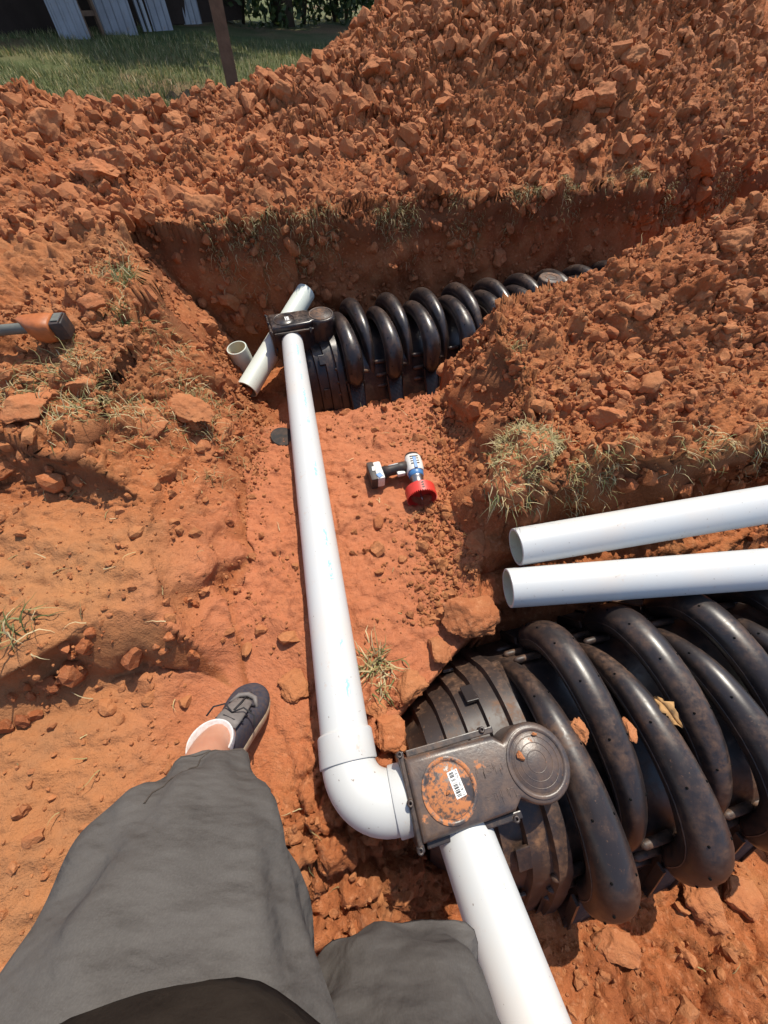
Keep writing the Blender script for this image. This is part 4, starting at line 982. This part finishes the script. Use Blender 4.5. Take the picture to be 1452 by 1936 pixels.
def metal_mat():
    m, t, b = mat('galvanised_sheet'); tc = N(t, 'ShaderNodeTexCoord').outputs['Object']
    c = mixc(t, rng(t, noise(t, 3, 5, .6, tc), .4, .7), (.30, .31, .34), (.22, .22, .24)); c = mixc(t, rng(t, noise(t, 9, 5, .7, tc), .6, .7, 0, .5), c, (.30, .2, .13)); t.links.new(c, b.inputs['Base Color']); b.inputs['Metallic'].default_value = .25; b.inputs['Roughness'].default_value = .5; return m
M_TIN = metal_mat()
def sheet(px0, px1, py, label, h=2.6, name='metal_sheet'):
    a_ = atz(px0, py, .52); b_ = atz(px1, py-1, .52); zc = gh(a_.x, a_.y); a_ = atz(px0, py, zc); b_ = atz(px1, py-1, zc); wdt = (Vector((b_.x, b_.y, 0))-Vector((a_.x, a_.y, 0))).length
    n = 61; V = []; Fc = []
    for j, (z, off) in enumerate(((0, 0), (h*.5, .0), (h, 0))):
        for i in range(n):
            x = wdt*i/(n-1); ph = (x/.105) % 1; d_ = .016 if .3 < ph < .5 else (.016*(ph-.2)/.1 if .2 < ph <= .3 else (.016*(.6-ph)/.1 if .5 <= ph < .6 else 0))
            V.append((x, -d_, z))
    for j in range(2):
        for i in range(n-1): Fc.append((j*n+i, j*n+i+1, (j+1)*n+i+1, (j+1)*n+i))
    d_ = (Vector((b_.x, b_.y, 0))-Vector((a_.x, a_.y, 0)))
    o = obj(name, new_mesh(name, V, Fc, M_TIN, False), None, label, 'metal sheet', 'metal sheets leaning on the shed', None, (a_.x, a_.y, zc-.01), (-.10, 0, math.atan2(d_.y, d_.x)))
    o.modifiers.new('gauge', 'SOLIDIFY').thickness = .003; return o
sheet(114, 172, 73, 'leftmost white corrugated metal sheet leaning on the shed')
sheet(197, 262, 66, 'second white corrugated sheet from the left, right of the ladder')
sheet(291, 328, 58, 'third white corrugated sheet from the left, beside two thin boards')
sheet(348, 382, 46, 'dull corrugated sheet farthest right, half lost in shade')
a_ = atz(184, 70, lw_z); lad = thing('ladder', 'dark wooden ladder leaning between the two left metal sheets', 'ladder', (a_.x, a_.y, lw_z), math.atan2(wd.y, wd.x))
for s in (-.11, .11): MB().box((s, .10, 1.2), (.04, .05, 2.4), Matrix.Rotation(-.08, 3, 'X')).build('rail', M_WOOD, lad, smooth=False)
for k in range(7): MB().box((0, .02+.025*k, .2+.3*k), (.18, .03, .045)).build('rung', M_WOOD, lad, smooth=False)
for px, lb in ((275, 'left of two thin boards leaning beside the third metal sheet'), (285, 'right of two thin boards leaning beside the third metal sheet')):
    a_ = atz(px, 61, lw_z); MB().box((0, .1, 1.1), (.05, .025, 2.2), Matrix.Rotation(-.09, 3, 'X')).build('board', M_TIN, None, smooth=False, label=lb, cat='board', loc=(a_.x, a_.y, lw_z), rot=(0, 0, math.atan2(wd.y, wd.x)))
# trees and dark undergrowth behind the yard: they throw the shade on the far lawn
M_BARK = plain('bark', (.10, .075, .055), .9, .1, .4, 14, .01)
def leaf_mat():
    m, t, b = mat('tree_leaves'); ri = N(t, 'ShaderNodeNewGeometry').outputs['Random Per Island']
    c = mixc(t, ri, (.028, .052, .014), (.075, .10, .028)); t.links.new(c, b.inputs['Base Color']); b.inputs['Roughness'].default_value = .6
    tr = N(t, 'ShaderNodeBsdfTranslucent'); t.links.new(c, tr.inputs[0]); mx = N(t, 'ShaderNodeMixShader'); mx.inputs[0].default_value = .25
    t.links.new(b.outputs[0], mx.inputs[1]); t.links.new(tr.outputs[0], mx.inputs[2]); t.links.new(mx.outputs[0], t.nodes['Material Output'].inputs[0]); return m
M_LEAVES = leaf_mat()
def leaves(n, clumps, size, rg):
    ci = rg.integers(0, len(clumps), n); C = np.array(clumps)[ci]; d = rg.normal(size=(n, 3)); d /= np.linalg.norm(d, axis=1)[:, None]
    P = C[:, :3]+d*(C[:, 3:4]*rg.random((n, 1))**.45); R = rand_rot(rg, n); s = size*rg.uniform(.6, 1.4, n)
    q = np.array([(-.5, 0, 0), (0, -.28, .06), (.5, 0, 0), (0, .28, .06)]); V = np.einsum('nij,kj->nki', R, q)*s[:, None, None]+P[:, None]
    return np_mesh('crown', V.reshape(-1, 3), np.arange(n*4).reshape(-1, 4), M_LEAVES, False)
rg = np.random.default_rng(55)
tp = [(-6.4, 13.8, 9), (-2.6, 12.6, 9.5), (.1, 13.6, 9.5), (2.6, 12.8, 9), (5.4, 14, 9.5), (-9.5, 10.5, 9)]
tl_ = ['leftmost tree behind the shed', 'tree just right of the shed roof in the dark wood', 'tall tree behind the thin grey post', 'tree hidden behind the big spoil heap', 'tree farthest right behind the spoil heap', 'tree left of the shed']
for (x, y, h), lb in zip(tp, tl_):
    z0 = gh(x, y); tr = thing('tree', lb, 'tree', (x, y, z0), 0, 'trees behind the yard')
    tb = MB(); tb.tube([(0, 0, -.2), (.05, 0, h*.25), (.1, .1, h*.5), (.05, .1, h*.8)], [.22, .17, .12, .04], 12)
    for k in range(7):
        a_ = k*2.4; zb = h*(.3+.07*k); tb.tube([(.07, .05, zb), (math.cos(a_)*1.0, math.sin(a_)*1.0, zb+.6), (math.cos(a_)*1.9, math.sin(a_)*1.9, zb+1.1)], [.07, .045, .015], 7)
    tb.build('trunk', M_BARK, tr)
    cl = [(rg.normal(0, 1.1), rg.normal(0, 1.1), h*rg.uniform(.38, .98), rg.uniform(.6, 1.1)) for k in range(26)]
    obj('crown', leaves(5200, cl, .36, rg), tr)
sl_ = ['dark shrub at the left end of the undergrowth', 'dark shrub left of the wooden post top', 'dark shrub right of the wooden post top', 'dark shrub left of the thin grey post', 'dark shrub behind the thin grey post', 'dark shrub against the flank of the big heap', 'dark shrub partly hidden by the big heap', 'dark shrub behind the big heap']
for k, lb in enumerate(sl_):
    q = atz(375+k*62, 48-k*1.2, .5); z0 = gh(q.x, q.y); sb = thing('shrub', lb, 'shrub', (q.x, q.y+.9, z0), 0, 'dark undergrowth behind the yard')
    cl = [(rg.normal(0, .55), rg.normal(0, .35), rg.uniform(.15, 1.9), rg.uniform(.3, .55)) for j in range(16)]
    obj('crown', leaves(1500, cl, .13, rg), sb); st = MB()
    for j in range(4): st.tube([(0, 0, -.05), (.15*math.cos(j*1.7), .15*math.sin(j*1.7), .6), (.35*math.cos(j*1.7), .3*math.sin(j*1.7), 1.4)], [.025, .018, .006], 6)
    st.build('stem', M_BARK, sb)
